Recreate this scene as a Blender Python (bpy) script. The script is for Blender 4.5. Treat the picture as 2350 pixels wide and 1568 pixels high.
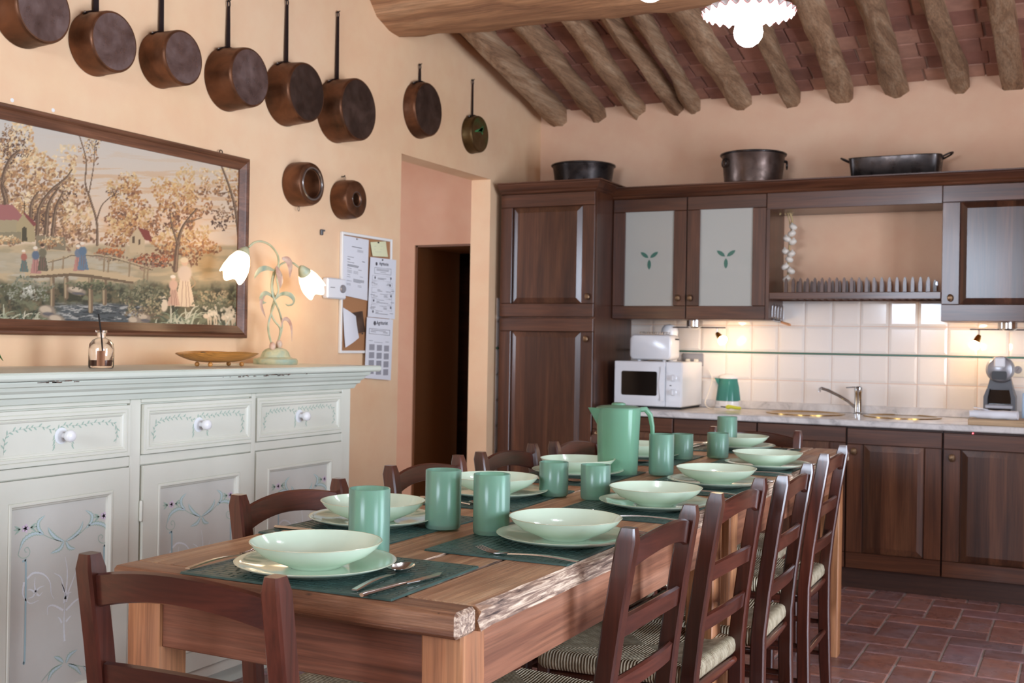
import bpy, math, random
import numpy as np
from mathutils import Vector, Matrix
random.seed(7); RNG = np.random.RandomState(5)
for o in list(bpy.data.objects): bpy.data.objects.remove(o)
SC = bpy.context.scene; COL = SC.collection
PI = math.pi

# ------------------------------------------------------------------ camera
FPX, IW, IH = 2610.0, 2350.0, 1568.0
YAW, ROLL = math.radians(-26.70), math.radians(0.965)
CAM = Vector((0, 0, 1.207))
_f = Vector((math.sin(YAW), math.cos(YAW), 0)); _r0 = Vector((math.cos(YAW), -math.sin(YAW), 0)); _u0 = Vector((0, 0, 1))
_r = _r0 * math.cos(ROLL) + _u0 * math.sin(ROLL); _u = -_r0 * math.sin(ROLL) + _u0 * math.cos(ROLL)
cd = bpy.data.cameras.new('camera'); cam = bpy.data.objects.new('camera', cd); COL.objects.link(cam)
cd.sensor_width = 36.0; cd.lens = 36.0 * FPX / IW; cd.clip_start = 0.05
cam.matrix_world = Matrix(((_r.x, _u.x, -_f.x, CAM.x), (_r.y, _u.y, -_f.y, CAM.y), (_r.z, _u.z, -_f.z, CAM.z), (0, 0, 0, 1)))
cd.dof.use_dof = True; cd.dof.focus_distance = 2.3; cd.dof.aperture_fstop = 9.0
SC.camera = cam
SC.view_settings.view_transform = 'Standard'; SC.view_settings.look = 'None'
SC.view_settings.gamma = 1.0; SC.view_settings.use_curve_mapping = False
SC.view_settings.exposure = -0.13

def ray(px, py): return _r * ((px - IW / 2) / FPX) - _u * ((py - IH / 2) / FPX) + _f
def at(px, py, ax, val):
    """photo pixel -> point on the plane ax = val"""
    d = ray(px, py); i = 'xyz'.index(ax); t = (val - CAM[i]) / d[i]; return CAM + d * t
def proj(p):
    q = Vector(p) - CAM; z = q.dot(_f); return (IW / 2 + FPX * q.dot(_r) / z, IH / 2 - FPX * q.dot(_u) / z, z)

# ------------------------------------------------------------------ world and daylight
w = bpy.data.worlds.new('daylight'); SC.world = w; w.use_nodes = True
bg = w.node_tree.nodes['Background']; bg.inputs[0].default_value = (0.80, 0.90, 1.0, 1); bg.inputs[1].default_value = 1.6
def window_light(name, loc, rot, sx, sy, power, col=(0.72, 0.83, 1.0)):
    l = bpy.data.lights.new(name, 'AREA'); l.shape = 'RECTANGLE'; l.size = sx; l.size_y = sy; l.energy = power; l.color = col
    o = bpy.data.objects.new(name, l); COL.objects.link(o); o.location = loc; o.rotation_euler = rot; return o
XR, YF = 2.1, -2.3           # right wall, wall behind the camera
WIN_R = [(2.35, 3.75, 0.05, 2.15), (-0.1, 1.3, 0.85, 2.15)]      # openings in the right wall: y0, y1, z0, z1
WIN_F = [(-2.3, -0.8, 1.5, 2.5)]                                # opening behind the camera: x0, x1, z0, z1
for i, (a, b, c, d) in enumerate(WIN_R):
    window_light('daylight_right', (XR + 0.35, (a + b) / 2, (c + d) / 2), (0, math.radians(90), 0), d - c, b - a, (250, 150)[i])
for a, b, c, d in WIN_F:
    window_light('daylight_front', ((a + b) / 2, YF - 0.35, (c + d) / 2), (math.radians(90), 0, 0), b - a, d - c, 190)
window_light('hall_fill', (-5.2, 4.1, 1.6), (0, math.radians(-90), 0), 1.1, 1.0, 60)  # unseen fill added to brighten the hall end wall; no window known there

# ------------------------------------------------------------------ mesh helpers
class MB:
    def __init__(s): s.v = []; s.f = []
    def add(s, vs, fs):
        n = len(s.v); s.v += [tuple(v) for v in vs]; s.f += [tuple(i + n for i in f) for f in fs]; return s
    def box(s, x0, x1, y0, y1, z0, z1, b=0.0, T=None):
        if x0 > x1: x0, x1 = x1, x0
        if y0 > y1: y0, y1 = y1, y0
        if z0 > z1: z0, z1 = z1, z0
        if b <= 0:
            vs = [(x, y, z) for z in (z0, z1) for y in (y0, y1) for x in (x0, x1)]
            fs = [(0, 2, 3, 1), (4, 5, 7, 6), (0, 1, 5, 4), (2, 6, 7, 3), (0, 4, 6, 2), (1, 3, 7, 5)]
        else:
            b = min(b, (x1 - x0) / 2.01, (y1 - y0) / 2.01, (z1 - z0) / 2.01)
            vs = []; idx = {}
            for sx in (0, 1):
                for sy in (0, 1):
                    for sz in (0, 1):
                        X = (x0, x1)[sx]; Y = (y0, y1)[sy]; Z = (z0, z1)[sz]
                        ix = X + (b, -b)[sx]; iy = Y + (b, -b)[sy]; iz = Z + (b, -b)[sz]
                        idx[sx, sy, sz] = len(vs); vs += [(X, iy, iz), (ix, Y, iz), (ix, iy, Z)]
            g = lambda a, c, d, k: idx[a, c, d] + k
            fs = []
            for q in (0, 1):
                fs.append(tuple(g(q, a, c, 0) for a, c in ((0, 0), (0, 1), (1, 1), (1, 0))))
                fs.append(tuple(g(a, q, c, 1) for a, c in ((0, 0), (1, 0), (1, 1), (0, 1))))
                fs.append(tuple(g(a, c, q, 2) for a, c in ((0, 0), (0, 1), (1, 1), (1, 0))))
            for p in (0, 1):
                for q in (0, 1):
                    fs.append((g(p, q, 0, 0), g(p, q, 1, 0), g(p, q, 1, 1), g(p, q, 0, 1)))
                    fs.append((g(p, 0, q, 0), g(p, 1, q, 0), g(p, 1, q, 2), g(p, 0, q, 2)))
                    fs.append((g(0, p, q, 1), g(1, p, q, 1), g(1, p, q, 2), g(0, p, q, 2)))
            for k in idx.values(): fs.append((k, k + 1, k + 2))
        if T is not None: vs = [T @ Vector(v) for v in vs]
        return s.add(vs, fs)
    def prism(s, poly, ax, a0, a1, T=None):
        """polygon extruded along an axis; poly is (y,z) for x, (x,z) for y, (x,y) for z"""
        m = {'x': lambda p, a: (a, p[0], p[1]), 'y': lambda p, a: (p[0], a, p[1]), 'z': lambda p, a: (p[0], p[1], a)}[ax]
        n = len(poly); vs = [m(p, a0) for p in poly] + [m(p, a1) for p in poly]
        if T is not None: vs = [T @ Vector(v) for v in vs]
        fs = [tuple(range(n)), tuple(range(2 * n - 1, n - 1, -1))] + [(i, (i + 1) % n, (i + 1) % n + n, i + n) for i in range(n)]
        return s.add(vs, fs)
    def lathe(s, prof, n=24, c=(0, 0, 0), ax='z', T=None):
        """profile [(r, h)] turned about an axis through c; r = 0 closes to a point"""
        vs = []; rings = []
        for r, h in prof:
            if r <= 1e-6: rings.append((len(vs), 1)); vs.append((0, 0, h))
            else:
                rings.append((len(vs), n)); vs += [(r * math.cos(2 * PI * k / n), r * math.sin(2 * PI * k / n), h) for k in range(n)]
        fs = []
        for (a, na), (b, nb) in zip(rings, rings[1:]):
            for k in range(n):
                k2 = (k + 1) % n
                if na == n and nb == n: fs.append((a + k, a + k2, b + k2, b + k))
                elif na == n: fs.append((a + k, a + k2, b))
                elif nb == n: fs.append((a, b + k2, b + k))
        if ax == 'x': vs = [(h, x, y) for x, y, h in vs]
        elif ax == 'y': vs = [(y, h, x) for x, y, h in vs]
        if T is not None: vs = [T @ Vector(v) for v in vs]
        else: vs = [(a + c[0], b + c[1], d + c[2]) for a, b, d in vs]
        return s.add(vs, fs)
    def tube(s, pts, r, n=8, closed=False, caps=True, flat=1.0, up=None):
        """swept tube; r a number or a list, flat squashes the second axis"""
        P = [Vector(p) for p in pts]; m = len(P)
        R = r if isinstance(r, (list, tuple)) else [r] * m
        tan = []
        for i in range(m):
            a = P[i - 1] if (i or closed) else P[0]; b = P[(i + 1) % m] if (i < m - 1 or closed) else P[-1]
            t = (b - a); tan.append(t.normalized() if t.length > 1e-9 else Vector((0, 0, 1)))
        u = Vector(up) if up else (Vector((0, 0, 1)) if abs(tan[0].z) < 0.9 else Vector((1, 0, 0)))
        vs = []; 
        for i in range(m):
            u = (u - tan[i] * u.dot(tan[i])).normalized(); q = tan[i].cross(u)
            for k in range(n):
                a = 2 * PI * k / n; vs.append(P[i] + (q * math.cos(a) + u * math.sin(a) * flat) * R[i])
        fs = []
        for i in range(m if closed else m - 1):
            j = (i + 1) % m
            for k in range(n): fs.append((i * n + k, i * n + (k + 1) % n, j * n + (k + 1) % n, j * n + k))
        if caps and not closed: fs += [tuple(range(n - 1, -1, -1)), tuple(range((m - 1) * n, m * n))]
        return s.add(vs, fs)
    def grid(s, nu, nv, fn, closed_u=False):
        vs = [fn(i / (nu if closed_u else nu - 1), j / (nv - 1)) for j in range(nv) for i in range(nu)]
        fs = []
        for j in range(nv - 1):
            for i in range(nu if closed_u else nu - 1):
                i2 = (i + 1) % nu; fs.append((j * nu + i, j * nu + i2, (j + 1) * nu + i2, (j + 1) * nu + i))
        return s.add(vs, fs)
    def ball(s, c, r, n=12, m=8, sc=(1, 1, 1)):
        pr = [(r * math.sin(PI * k / m), -r * math.cos(PI * k / m)) for k in range(m + 1)]; pr[0] = (0, -r); pr[-1] = (0, r)
        t = MB().lathe(pr, n); return s.add([(c[0] + x * sc[0], c[1] + y * sc[1], c[2] + z * sc[2]) for x, y, z in t.v], t.f)

ORG = {}
def _mesh(name, mb, m, org, smooth):
    me = bpy.data.meshes.new(name)
    ox, oy, oz = org
    me.from_pydata([(x - ox, y - oy, z - oz) for x, y, z in mb.v], [], mb.f); me.validate()
    import bmesh
    bm = bmesh.new(); bm.from_mesh(me); bmesh.ops.recalc_face_normals(bm, faces=bm.faces); bm.to_mesh(me); bm.free()
    if smooth:
        for p in me.polygons: p.use_smooth = True
        me.set_sharp_from_angle(angle=math.radians(smooth))
    if m: me.materials.append(MATS[m] if isinstance(m, str) else m)
    return me
def root(name, loc, label, cat, group=None):
    o = bpy.data.objects.new(name, None); COL.objects.link(o); o.location = loc; o.empty_display_size = 0.05
    ORG[o.name] = tuple(loc); return tag(o, label, cat, group)
def tag(o, label=None, cat=None, group=None, kind=None):
    if label: o['label'] = label
    if cat: o['category'] = cat
    if group: o['group'] = group
    if kind: o['kind'] = kind
    return o
def part(name, mb, m, parent, smooth=35, label=None, kind=None):
    org = ORG[parent.name]
    o = bpy.data.objects.new(name, _mesh(name, mb, m, org, smooth)); COL.objects.link(o); o.parent = parent; ORG[o.name] = org
    return tag(o, label, None, None, kind)
def single(name, mb, m, label=None, cat=None, group=None, kind=None, smooth=35, org=None):
    if org is None:
        a = np.array(mb.v); org = (float((a[:, 0].min() + a[:, 0].max()) / 2), float((a[:, 1].min() + a[:, 1].max()) / 2), float(a[:, 2].min()))
    o = bpy.data.objects.new(name, _mesh(name, mb, m, org, smooth)); COL.objects.link(o); o.location = org; ORG[o.name] = tuple(org)
    return tag(o, label, cat, group, kind)
def struct(name, mb, m, smooth=None): return single(name, mb, m, kind='structure', smooth=smooth, org=(0, 0, 0))
def copy_tree(o, parent=None):
    c = o.copy(); COL.objects.link(c); c.parent = parent; ORG[c.name] = ORG[o.name]
    for ch in list(o.children): copy_tree(ch, c)
    return c

# ------------------------------------------------------------------ materials
MATS = {}
def lin(c):
    if isinstance(c, str): c = [int(c[i:i + 2], 16) / 255 for i in (0, 2, 4)]
    return tuple((x / 12.92 if x <= 0.04045 else ((x + 0.055) / 1.055) ** 2.4) for x in c) + (1.0,)
class NT:
    def __init__(s, name):
        s.m = bpy.data.materials.new(name); s.m.use_nodes = True; s.t = s.m.node_tree; s.b = s.t.nodes['Principled BSDF']; MATS[name] = s.m
    def n(s, typ, **kw):
        x = s.t.nodes.new('ShaderNode' + typ)
        for k, v in kw.items(): setattr(x, k, v)
        return x
    def l(s, a, b): s.t.links.new(a, b); return s
    def set(s, **kw):
        names = {'col': 'Base Color', 'rough': 'Roughness', 'metal': 'Metallic', 'spec': 'Specular IOR Level', 'coat': 'Coat Weight', 'coatr': 'Coat Roughness', 'trans': 'Transmission Weight', 'ior': 'IOR', 'alpha': 'Alpha', 'emit': 'Emission Color', 'es': 'Emission Strength', 'sss': 'Subsurface Weight', 'sheen': 'Sheen Weight'}
        for k, v in kw.items():
            i = s.b.inputs[names[k]]
            if hasattr(v, 'is_linked') or hasattr(v, 'links'): s.l(v, i)
            else: i.default_value = lin(v) if isinstance(v, str) else v
        return s
    def coord(s, scale=(1, 1, 1), kind='Object', rot=(0, 0, 0)):
        c = s.n('TexCoord'); mp = s.n('Mapping'); mp.inputs['Scale'].default_value = scale; mp.inputs['Rotation'].default_value = rot
        s.l(c.outputs[kind], mp.inputs['Vector']); return mp.outputs[0]
    def offset(s, vec, amt=10.0):
        """shift the pattern per object"""
        oi = s.n('ObjectInfo'); a = s.n('VectorMath', operation='ADD'); mu = s.n('Math', operation='MULTIPLY'); mu.inputs[1].default_value = amt
        s.l(oi.outputs['Random'], mu.inputs[0]); s.l(vec, a.inputs[0]); s.l(mu.outputs[0], a.inputs[1]); return a.outputs[0]
    def noise(s, vec, scale=5, detail=4, rough=0.5, dist=0.0):
        x = s.n('TexNoise'); x.inputs['Scale'].default_value = scale; x.inputs['Detail'].default_value = detail
        x.inputs['Roughness'].default_value = rough; x.inputs['Distortion'].default_value = dist
        if vec is not None: s.l(vec, x.inputs['Vector'])
        return x.outputs[0]
    def ramp(s, fac, stops, interp='LINEAR'):
        r = s.n('ValToRGB'); e = r.color_ramp.elements; r.color_ramp.interpolation = interp
        while len(e) < len(stops): e.new(0.5)
        for el, (p, c) in zip(e, stops): el.position = p; el.color = lin(c) if not isinstance(c, (int, float)) else (c, c, c, 1)
        s.l(fac, r.inputs[0]); return r.outputs[0]
    def mix(s, f, a, b, mode='MIX'):
        x = s.n('Mix', data_type='RGBA', blend_type=mode)
        for v, i in ((f, 0), (a, 6), (b, 7)):
            if hasattr(v, 'links'): s.l(v, x.inputs[i])
            else: x.inputs[i].default_value = v if i == 0 else (lin(v) if isinstance(v, str) else v)
        return x.outputs[2]
    def math(s, op, a, b=None):
        x = s.n('Math', operation=op)
        for i, v in enumerate((a, b)):
            if v is None: continue
            if hasattr(v, 'links'): s.l(v, x.inputs[i])
            else: x.inputs[i].default_value = v
        return x.outputs[0]
    def bump(s, h, strength=0.3, dist=0.01):
        b = s.n('Bump'); b.inputs['Strength'].default_value = strength; b.inputs['Distance'].default_value = dist
        s.l(h, b.inputs['Height']); s.l(b.outputs[0], s.b.inputs['Normal']); return s

def plain(name, col, rough=0.5, metal=0.0, **kw): return NT(name).set(col=col, rough=rough, metal=metal, **kw)
def plaster(name, a, b, bump=0.12):
    t = NT(name); v = t.coord(kind='Object'); n1 = t.noise(v, 0.9, 5, 0.6); n2 = t.noise(v, 9, 4, 0.55); n3 = t.noise(v, 60, 3, 0.6)
    c = t.ramp(n1, [(0.3, a), (0.7, b)]); c2 = t.mix(0.05, c, t.ramp(n2, [(0.35, '808080'), (0.65, 'ffffff')]), 'OVERLAY')
    t.set(col=c2, rough=0.9, spec=0.2); t.bump(t.math('ADD', n2, t.math('MULTIPLY', n3, 0.35)), bump, 0.006)
def wood(name, dark, mid, light, axis='z', rough=0.35, fine=1.0, coat=0.0, stave=0.0, sax=0, bump=0.15, var=0.0, fig=1.0, spots=None):
    """stretched-noise timber, grain along axis; stave = width of glued staves laid across axis sax"""
    t = NT(name); k = 'xyz'.index(axis); sc = [9.0 * fig] * 3; sc[k] = 0.7 * fig
    v = t.coord(kind='Object'); vo = t.offset(v, 7.0)
    mp = t.n('Mapping'); mp.inputs['Scale'].default_value = sc; t.l(vo, mp.inputs['Vector'])
    sc2 = [160.0 * fine] * 3; sc2[k] = 4.0
    mp2 = t.n('Mapping'); mp2.inputs['Scale'].default_value = sc2; t.l(vo, mp2.inputs['Vector'])
    n1 = t.noise(mp.outputs[0], 1.0, 5, 0.6, 1.2); n2 = t.noise(mp2.outputs[0], 1.0, 3, 0.6)
    c = t.ramp(n1, [(0.28, dark), (0.5, mid), (0.74, light)])
    c = t.mix(0.5, c, t.ramp(n2, [(0.3, '606060'), (0.62, 'f6f6f6')]), 'MULTIPLY')
    if stave:
        sp = t.n('SeparateXYZ'); t.l(vo, sp.inputs[0]); q = t.math('FLOOR', t.math('DIVIDE', sp.outputs[sax], stave))
        wn = t.n('TexWhiteNoise', noise_dimensions='1D'); t.l(q, wn.inputs['W'])
        c = t.mix(0.75, c, t.ramp(wn.outputs['Value'], [(0.0, '8a8480'), (1.0, 'ffffff')]), 'MULTIPLY')
    if var:
        oi = t.n('ObjectInfo'); c = t.mix(var, c, t.ramp(oi.outputs['Random'], [(0, '7a7a7a'), (1, 'ffffff')]), 'MULTIPLY')
    if spots:
        vn = t.n('TexVoronoi'); vn.inputs['Scale'].default_value = spots[0]
        mp3 = t.n('Mapping'); s3 = [1.0] * 3; s3[k] = 0.35; mp3.inputs['Scale'].default_value = s3; t.l(vo, mp3.inputs['Vector']); t.l(mp3.outputs[0], vn.inputs['Vector'])
        msk = t.ramp(vn.outputs['Distance'], [(0.0, 1.0), (spots[1], 0.0)]); msk2 = t.ramp(t.noise(vo, 3.0, 3), [(0.48, 0.0), (0.62, 1.0)])
        c = t.mix(t.math('MULTIPLY', msk, msk2), c, spots[2])
    t.set(col=c, rough=rough, coat=coat, coatr=0.15); t.bump(t.math('ADD', n1, t.math('MULTIPLY', n2, 0.5)), bump, 0.003)

plaster('plaster_left', 'e2ba92', 'e7c4a0'); plaster('plaster_back', 'ddb394', 'e3bd9f'); plaster('plaster_hall', 'e0baa0', 'e6c4ac')
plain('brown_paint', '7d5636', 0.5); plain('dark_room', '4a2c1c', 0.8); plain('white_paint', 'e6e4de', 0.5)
wood('walnut', '3a1f14', '53301f', '6a402a', 'z', 0.32, coat=0.25, bump=0.06)
wood('walnut_x', '3a1f14', '53301f', '6a402a', 'x', 0.32, coat=0.25, bump=0.06)
wood('walnut_panel', '422416', '5d3825', '7c5036', 'z', 0.3, coat=0.3, stave=0.075, bump=0.05)
wood('walnut_dark', '2c1710', '3c2218', '4a2b1e', 'x', 0.5, bump=0.06)
wood('chair_wood', '38170f', '512519', '6a3628', 'z', 0.28, coat=0.35, bump=0.05, var=0.45)
wood('chair_rail', '38170f', '512519', '6a3628', 'x', 0.28, coat=0.35, bump=0.05, var=0.45)
def worn_pine(name, axis, tones, edge):
    """old scrubbed pine: streaks, blotches, gouges, pale splintered arrises on the outer side"""
    t = NT(name); k = 'xyz'.index(axis); v = t.coord(kind='Object'); vo = t.offset(v, 3.0)
    def st(a, b):
        sc = [a] * 3; sc[k] = b; mp = t.n('Mapping'); mp.inputs['Scale'].default_value = sc; t.l(vo, mp.inputs['Vector']); return mp.outputs[0]
    n1 = t.noise(st(26, 1.0), 1.0, 6, 0.62, 0.7); n2 = t.noise(st(330, 9), 1.0, 4, 0.65); n3 = t.noise(vo, 3.2, 5, 0.6)
    c = t.ramp(n1, [(0.30, tones[0]), (0.46, tones[1]), (0.58, tones[2]), (0.74, tones[3])])
    c = t.mix(0.55, c, t.ramp(n2, [(0.28, '5c5048'), (0.5, 'c8c0b8'), (0.66, 'ffffff')]), 'MULTIPLY')
    c = t.mix(0.5, c, t.ramp(n3, [(0.32, '8a7668'), (0.62, 'ffffff')]), 'MULTIPLY')
    for sc_, th, a in ((14, 0.10, 0.35), (30, 0.12, 0.5), (70, 0.13, 0.6)):
        vn = t.n('TexVoronoi'); vn.inputs['Scale'].default_value = sc_; t.l(st(1.0, a), vn.inputs['Vector'])
        mk = t.math('MULTIPLY', t.ramp(vn.outputs['Distance'], [(0.0, 1.0), (th, 0.0)]), t.ramp(t.noise(vo, 2.3 + sc_ * .1, 3), [(0.5, 0.0), (0.6, 0.9)])); c = t.mix(mk, c, '251911')
    if edge:
        g = t.n('NewGeometry'); sp = t.n('SeparateXYZ'); t.l(g.outputs['True Normal'], sp.inputs[0])
        e = t.ramp(sp.outputs[0], [(0.35, 0.0), (0.75, 1.0)]); ne = t.noise(st(120, 7), 1.0, 6, 0.7, 0.8)
        c = t.mix(e, c, t.ramp(ne, [(0.34, '3c2c26'), (0.48, '8d7362'), (0.58, 'c9b29a'), (0.7, 'e6d6c2')]))
    t.set(col=c, rough=t.ramp(n3, [(0.3, 0.34), (0.7, 0.52)]), spec=0.45); t.bump(t.math('ADD', n1, t.math('MULTIPLY', n2, 0.7)), 0.5, 0.004)
worn_pine('pine_top', 'y', ('8a5c3a', 'b58560', 'cca27a', 'dcbc98'), True)
worn_pine('pine_end', 'x', ('5e3a28', '84583e', 'a67b5c', 'c09a78'), True)
wood('pine_edge', '4a3226', '96705a', 'd8bfa4', 'y', 0.6, bump=0.7, fig=2.2)
wood('pine_apron', '6e4230', '946248', 'b2836a', 'y', 0.4, bump=0.2, spots=(9, 0.1, '2b1a10'))
wood('pine_apron_x', '55301f', '744430', '8c5c46', 'x', 0.4, bump=0.2, spots=(9, 0.1, '2b1a10'))
wood('pine_leg', '7e4a2b', 'a86f48', 'c08a5e', 'z', 0.5, bump=0.3, spots=(12, 0.14, '20120b'))
wood('log', '7d5a40', 'b08a68', 'd2b492', 'y', 0.75, bump=0.9, fig=1.6, var=0.25, spots=(6, 0.1, '3a2416'))
wood('beam_log', '8a6044', 'b8875f', 'd0a47c', 'x', 0.7, bump=0.8, fig=1.2, spots=(4, 0.08, '3a2416'))
wood('frame_wood', '4a2c1c', '6e4630', '8a5c42', 'y', 0.4, bump=0.1)
wood('board_wood', 'a2835f', 'bfa07a', 'd6ba96', 'x', 0.5, bump=0.1)
wood('tray_wood', 'b06f2c', 'cc8a40', 'dea056', 'y', 0.35, bump=0.08)
t = NT('ceiling_brick'); v = t.coord(kind='Object'); vo = t.offset(v, 9); oi = t.n('ObjectInfo')
c = t.ramp(oi.outputs['Random'], [(0, '94685a'), (0.4, 'a67666'), (0.75, 'b4846f'), (1.0, 'c89c86')])
c = t.mix(0.5, c, t.ramp(t.noise(vo, 6, 5, 0.6), [(0.3, '7d6a64'), (0.65, 'fff4ee')]), 'MULTIPLY'); t.set(col=c, rough=0.85); t.bump(t.noise(vo, 40, 4), 0.4, 0.006)
plaster('mortar', '6f4c3e', 'b59a88'); plaster('grout', '9c938e', 'b0a7a2')
def terracotta(name, src):
    t = NT(name); v = t.coord(kind='Object'); vo = t.offset(v, 9)
    g = t.n('ObjectInfo').outputs['Random'] if src == 'obj' else t.n('NewGeometry').outputs['Random Per Island']
    c = t.ramp(g, [(0, '7a5650'), (0.3, '8a5e54'), (0.6, '9c6858'), (0.85, 'ac7460'), (1, '86646a')])
    m = t.ramp(t.noise(vo, 7, 6, 0.65), [(0.42, 0.0), (0.7, 1.0)]); c = t.mix(t.math('MULTIPLY', m, 0.55), c, '93848c')
    c = t.mix(0.35, c, t.ramp(t.noise(vo, 25, 5, 0.6), [(0.3, '6a5a56'), (0.6, 'ffffff')]), 'MULTIPLY')
    t.set(col=c, rough=t.ramp(t.noise(vo, 9, 4), [(0.3, 0.2), (0.7, 0.42)]), spec=0.5); t.bump(t.noise(vo, 18, 5), 0.25, 0.006)
terracotta('floor_brick', 'obj'); terracotta('floor_brick_field', 'isl')
t = NT('tile_white'); t.set(col='e4ddd6', rough=0.09, spec=0.55)
plain('tile_green', '3f6d60', 0.15)
t = NT('marble'); v = t.coord(kind='Object'); n = t.noise(v, 6, 8, 0.65, 1.5)
t.set(col=t.ramp(n, [(0.3, '8e8a88'), (0.46, 'c4bfbb'), (0.62, 'd6d1cc')]), rough=0.22)
def copper(name, a, b, c3, rough=0.32):
    t = NT(name); v = t.coord(kind='Object'); vo = t.offset(v, 5); n = t.noise(vo, 7, 5, 0.6, 0.6); n2 = t.noise(vo, 26, 4)
    c = t.ramp(n, [(0.3, a), (0.5, b), (0.72, c3)]); t.set(col=c, metal=0.75, rough=t.ramp(n2, [(0.3, rough - 0.08), (0.7, rough + 0.14)])); t.bump(n2, 0.06, 0.004)
copper('copper_side', '4c3524', '6a4630', '84593e', 0.38); copper('copper_base', '6a5650', '84706b', '9c8c8a', 0.3); copper('copper_dark', '42342e', '54443c', '6a5850', 0.36)
copper('copper_green', '4f3a22', '5f4a2a', '4a6a3c', 0.4); copper('tin_dark', '2a2626', '3c3634', '544a46', 0.3)
plain('verdigris', '3f7d46', 0.7); plain('iron', '33292a', 0.5, 0.7); plain('nail', '2a2420', 0.5, 0.8); plain('chrome', 'c8ccd0', 0.12, 1.0); plain('brass', 'b08d4c', 0.22, 1.0); plain('steel', 'b8b4b0', 0.2, 1.0)
plain('knob_metal', '7a624a', 0.35, 0.85); plain('tin_rim', '9a9490', 0.3, 0.9); plain('black', '141214', 0.35); plain('black_gloss', '0d0c0d', 0.08); plain('rubber', '1c1a1a', 0.7)
# sideboard paint
t = NT('paint_sage'); v = t.coord(kind='Object'); n = t.noise(v, 3, 5, 0.6); n2 = t.noise(t.coord((1, 12, 12)), 6, 4)
t.set(col=t.ramp(n, [(0.3, 'c9cebf'), (0.7, 'd5d8ca')]), rough=0.38); t.bump(n2, 0.06, 0.002)
t = NT('paint_cream'); v = t.coord(kind='Object'); n = t.noise(v, 3, 5, 0.6)
t.set(col=t.ramp(n, [(0.3, 'd6d6c6'), (0.7, 'dedccd')]), rough=0.36); t.bump(t.noise(v, 30, 4), 0.04, 0.002)
t = NT('paint_panel'); v = t.coord(kind='Object'); n = t.noise(v, 3, 5, 0.6)
t.set(col=t.ramp(n, [(0.3, 'c9c7bc'), (0.7, 'd4d2c8')]), rough=0.36); t.bump(t.noise(v, 30, 4), 0.04, 0.002)
plain('porcelain', 'eceae8', 0.08)
for nm, cc in (('orn_leaf', 'a6bcab'), ('orn_blue', 'c2d2d4'), ('orn_teal', 'a4bfc2'), ('orn_white', 'e2e4e4'), ('orn_pink', 'd4c0d0'), ('chip_brown', '5a3a2a'), ('ink', '4e4e54'), ('ink_light', '94949a'), ('paper', 'd9dade'), ('paper_yellow', 'dcdcb4'), ('cork', 'a5754e')):
    plain(nm, cc, 0.6)
plain('plastic_white', 'dfe0e2', 0.18); plain('plastic_cream', 'e2dccb', 0.4); plain('cable', 'e6ded0', 0.5); plain('plastic_grey', '47474b', 0.3); plain('silver_plastic', '9a9a9e', 0.25, 0.4)
# crockery
t = NT('celadon'); v = t.coord(kind='Object'); t.set(col=t.ramp(t.noise(v, 12, 3), [(0.3, 'c2d3bb'), (0.7, 'cadac4')]), rough=0.07, spec=0.55)
plain('celadon_rim', 'b6b294', 0.15)
def frosted(name, col, tr=0.3, rough=0.22, tl_=0.55, tint=None):
    t = NT(name); t.t.nodes.remove(t.b); o = t.t.nodes['Material Output']
    d = t.n('BsdfDiffuse'); d.inputs[0].default_value = lin(col); tl = t.n('BsdfTranslucent'); tl.inputs[0].default_value = lin(col)
    m1 = t.n('MixShader'); m1.inputs[0].default_value = tl_; t.l(d.outputs[0], m1.inputs[1]); t.l(tl.outputs[0], m1.inputs[2])
    tp = t.n('BsdfTransparent'); tp.inputs[0].default_value = lin(tint or col); m2 = t.n('MixShader'); m2.inputs[0].default_value = tr; t.l(m1.outputs[0], m2.inputs[1]); t.l(tp.outputs[0], m2.inputs[2])
    g = t.n('BsdfGlossy'); g.inputs['Roughness'].default_value = rough; fr = t.n('LayerWeight'); fr.inputs[0].default_value = 0.25
    m3 = t.n('MixShader'); t.l(fr.outputs['Fresnel'], m3.inputs[0]); t.l(m2.outputs[0], m3.inputs[1]); t.l(g.outputs[0], m3.inputs[2]); t.l(m3.outputs[0], o.inputs[0])
frosted('glass_mint', 'b4dac6', 0.5, 0.22, 0.5, 'c4e6d4'); frosted('jug_mint', 'a6d8b8', 0.38, 0.18, 0.5, 'b4e0c4'); frosted('kettle_teal', '6cc2b8', 0.4, 0.15, 0.5, '9adad0')
frosted('frost_pane', 'f2f2ea', 0.42, 0.1, 0.35, 'f4f4ee')
t = NT('clear_glass'); t.set(col='ffffff', rough=0.02, trans=1.0, ior=1.45)
plain('amber', '4a2212', 0.15)
t = NT('mat_green'); v = t.coord(kind='Object'); t.set(col=t.ramp(t.noise(v, 40, 3), [(0.3, '2e453f'), (0.7, '3b554d')]), rough=0.42); t.bump(t.noise(v, 300, 3), 0.1, 0.001)
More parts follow.
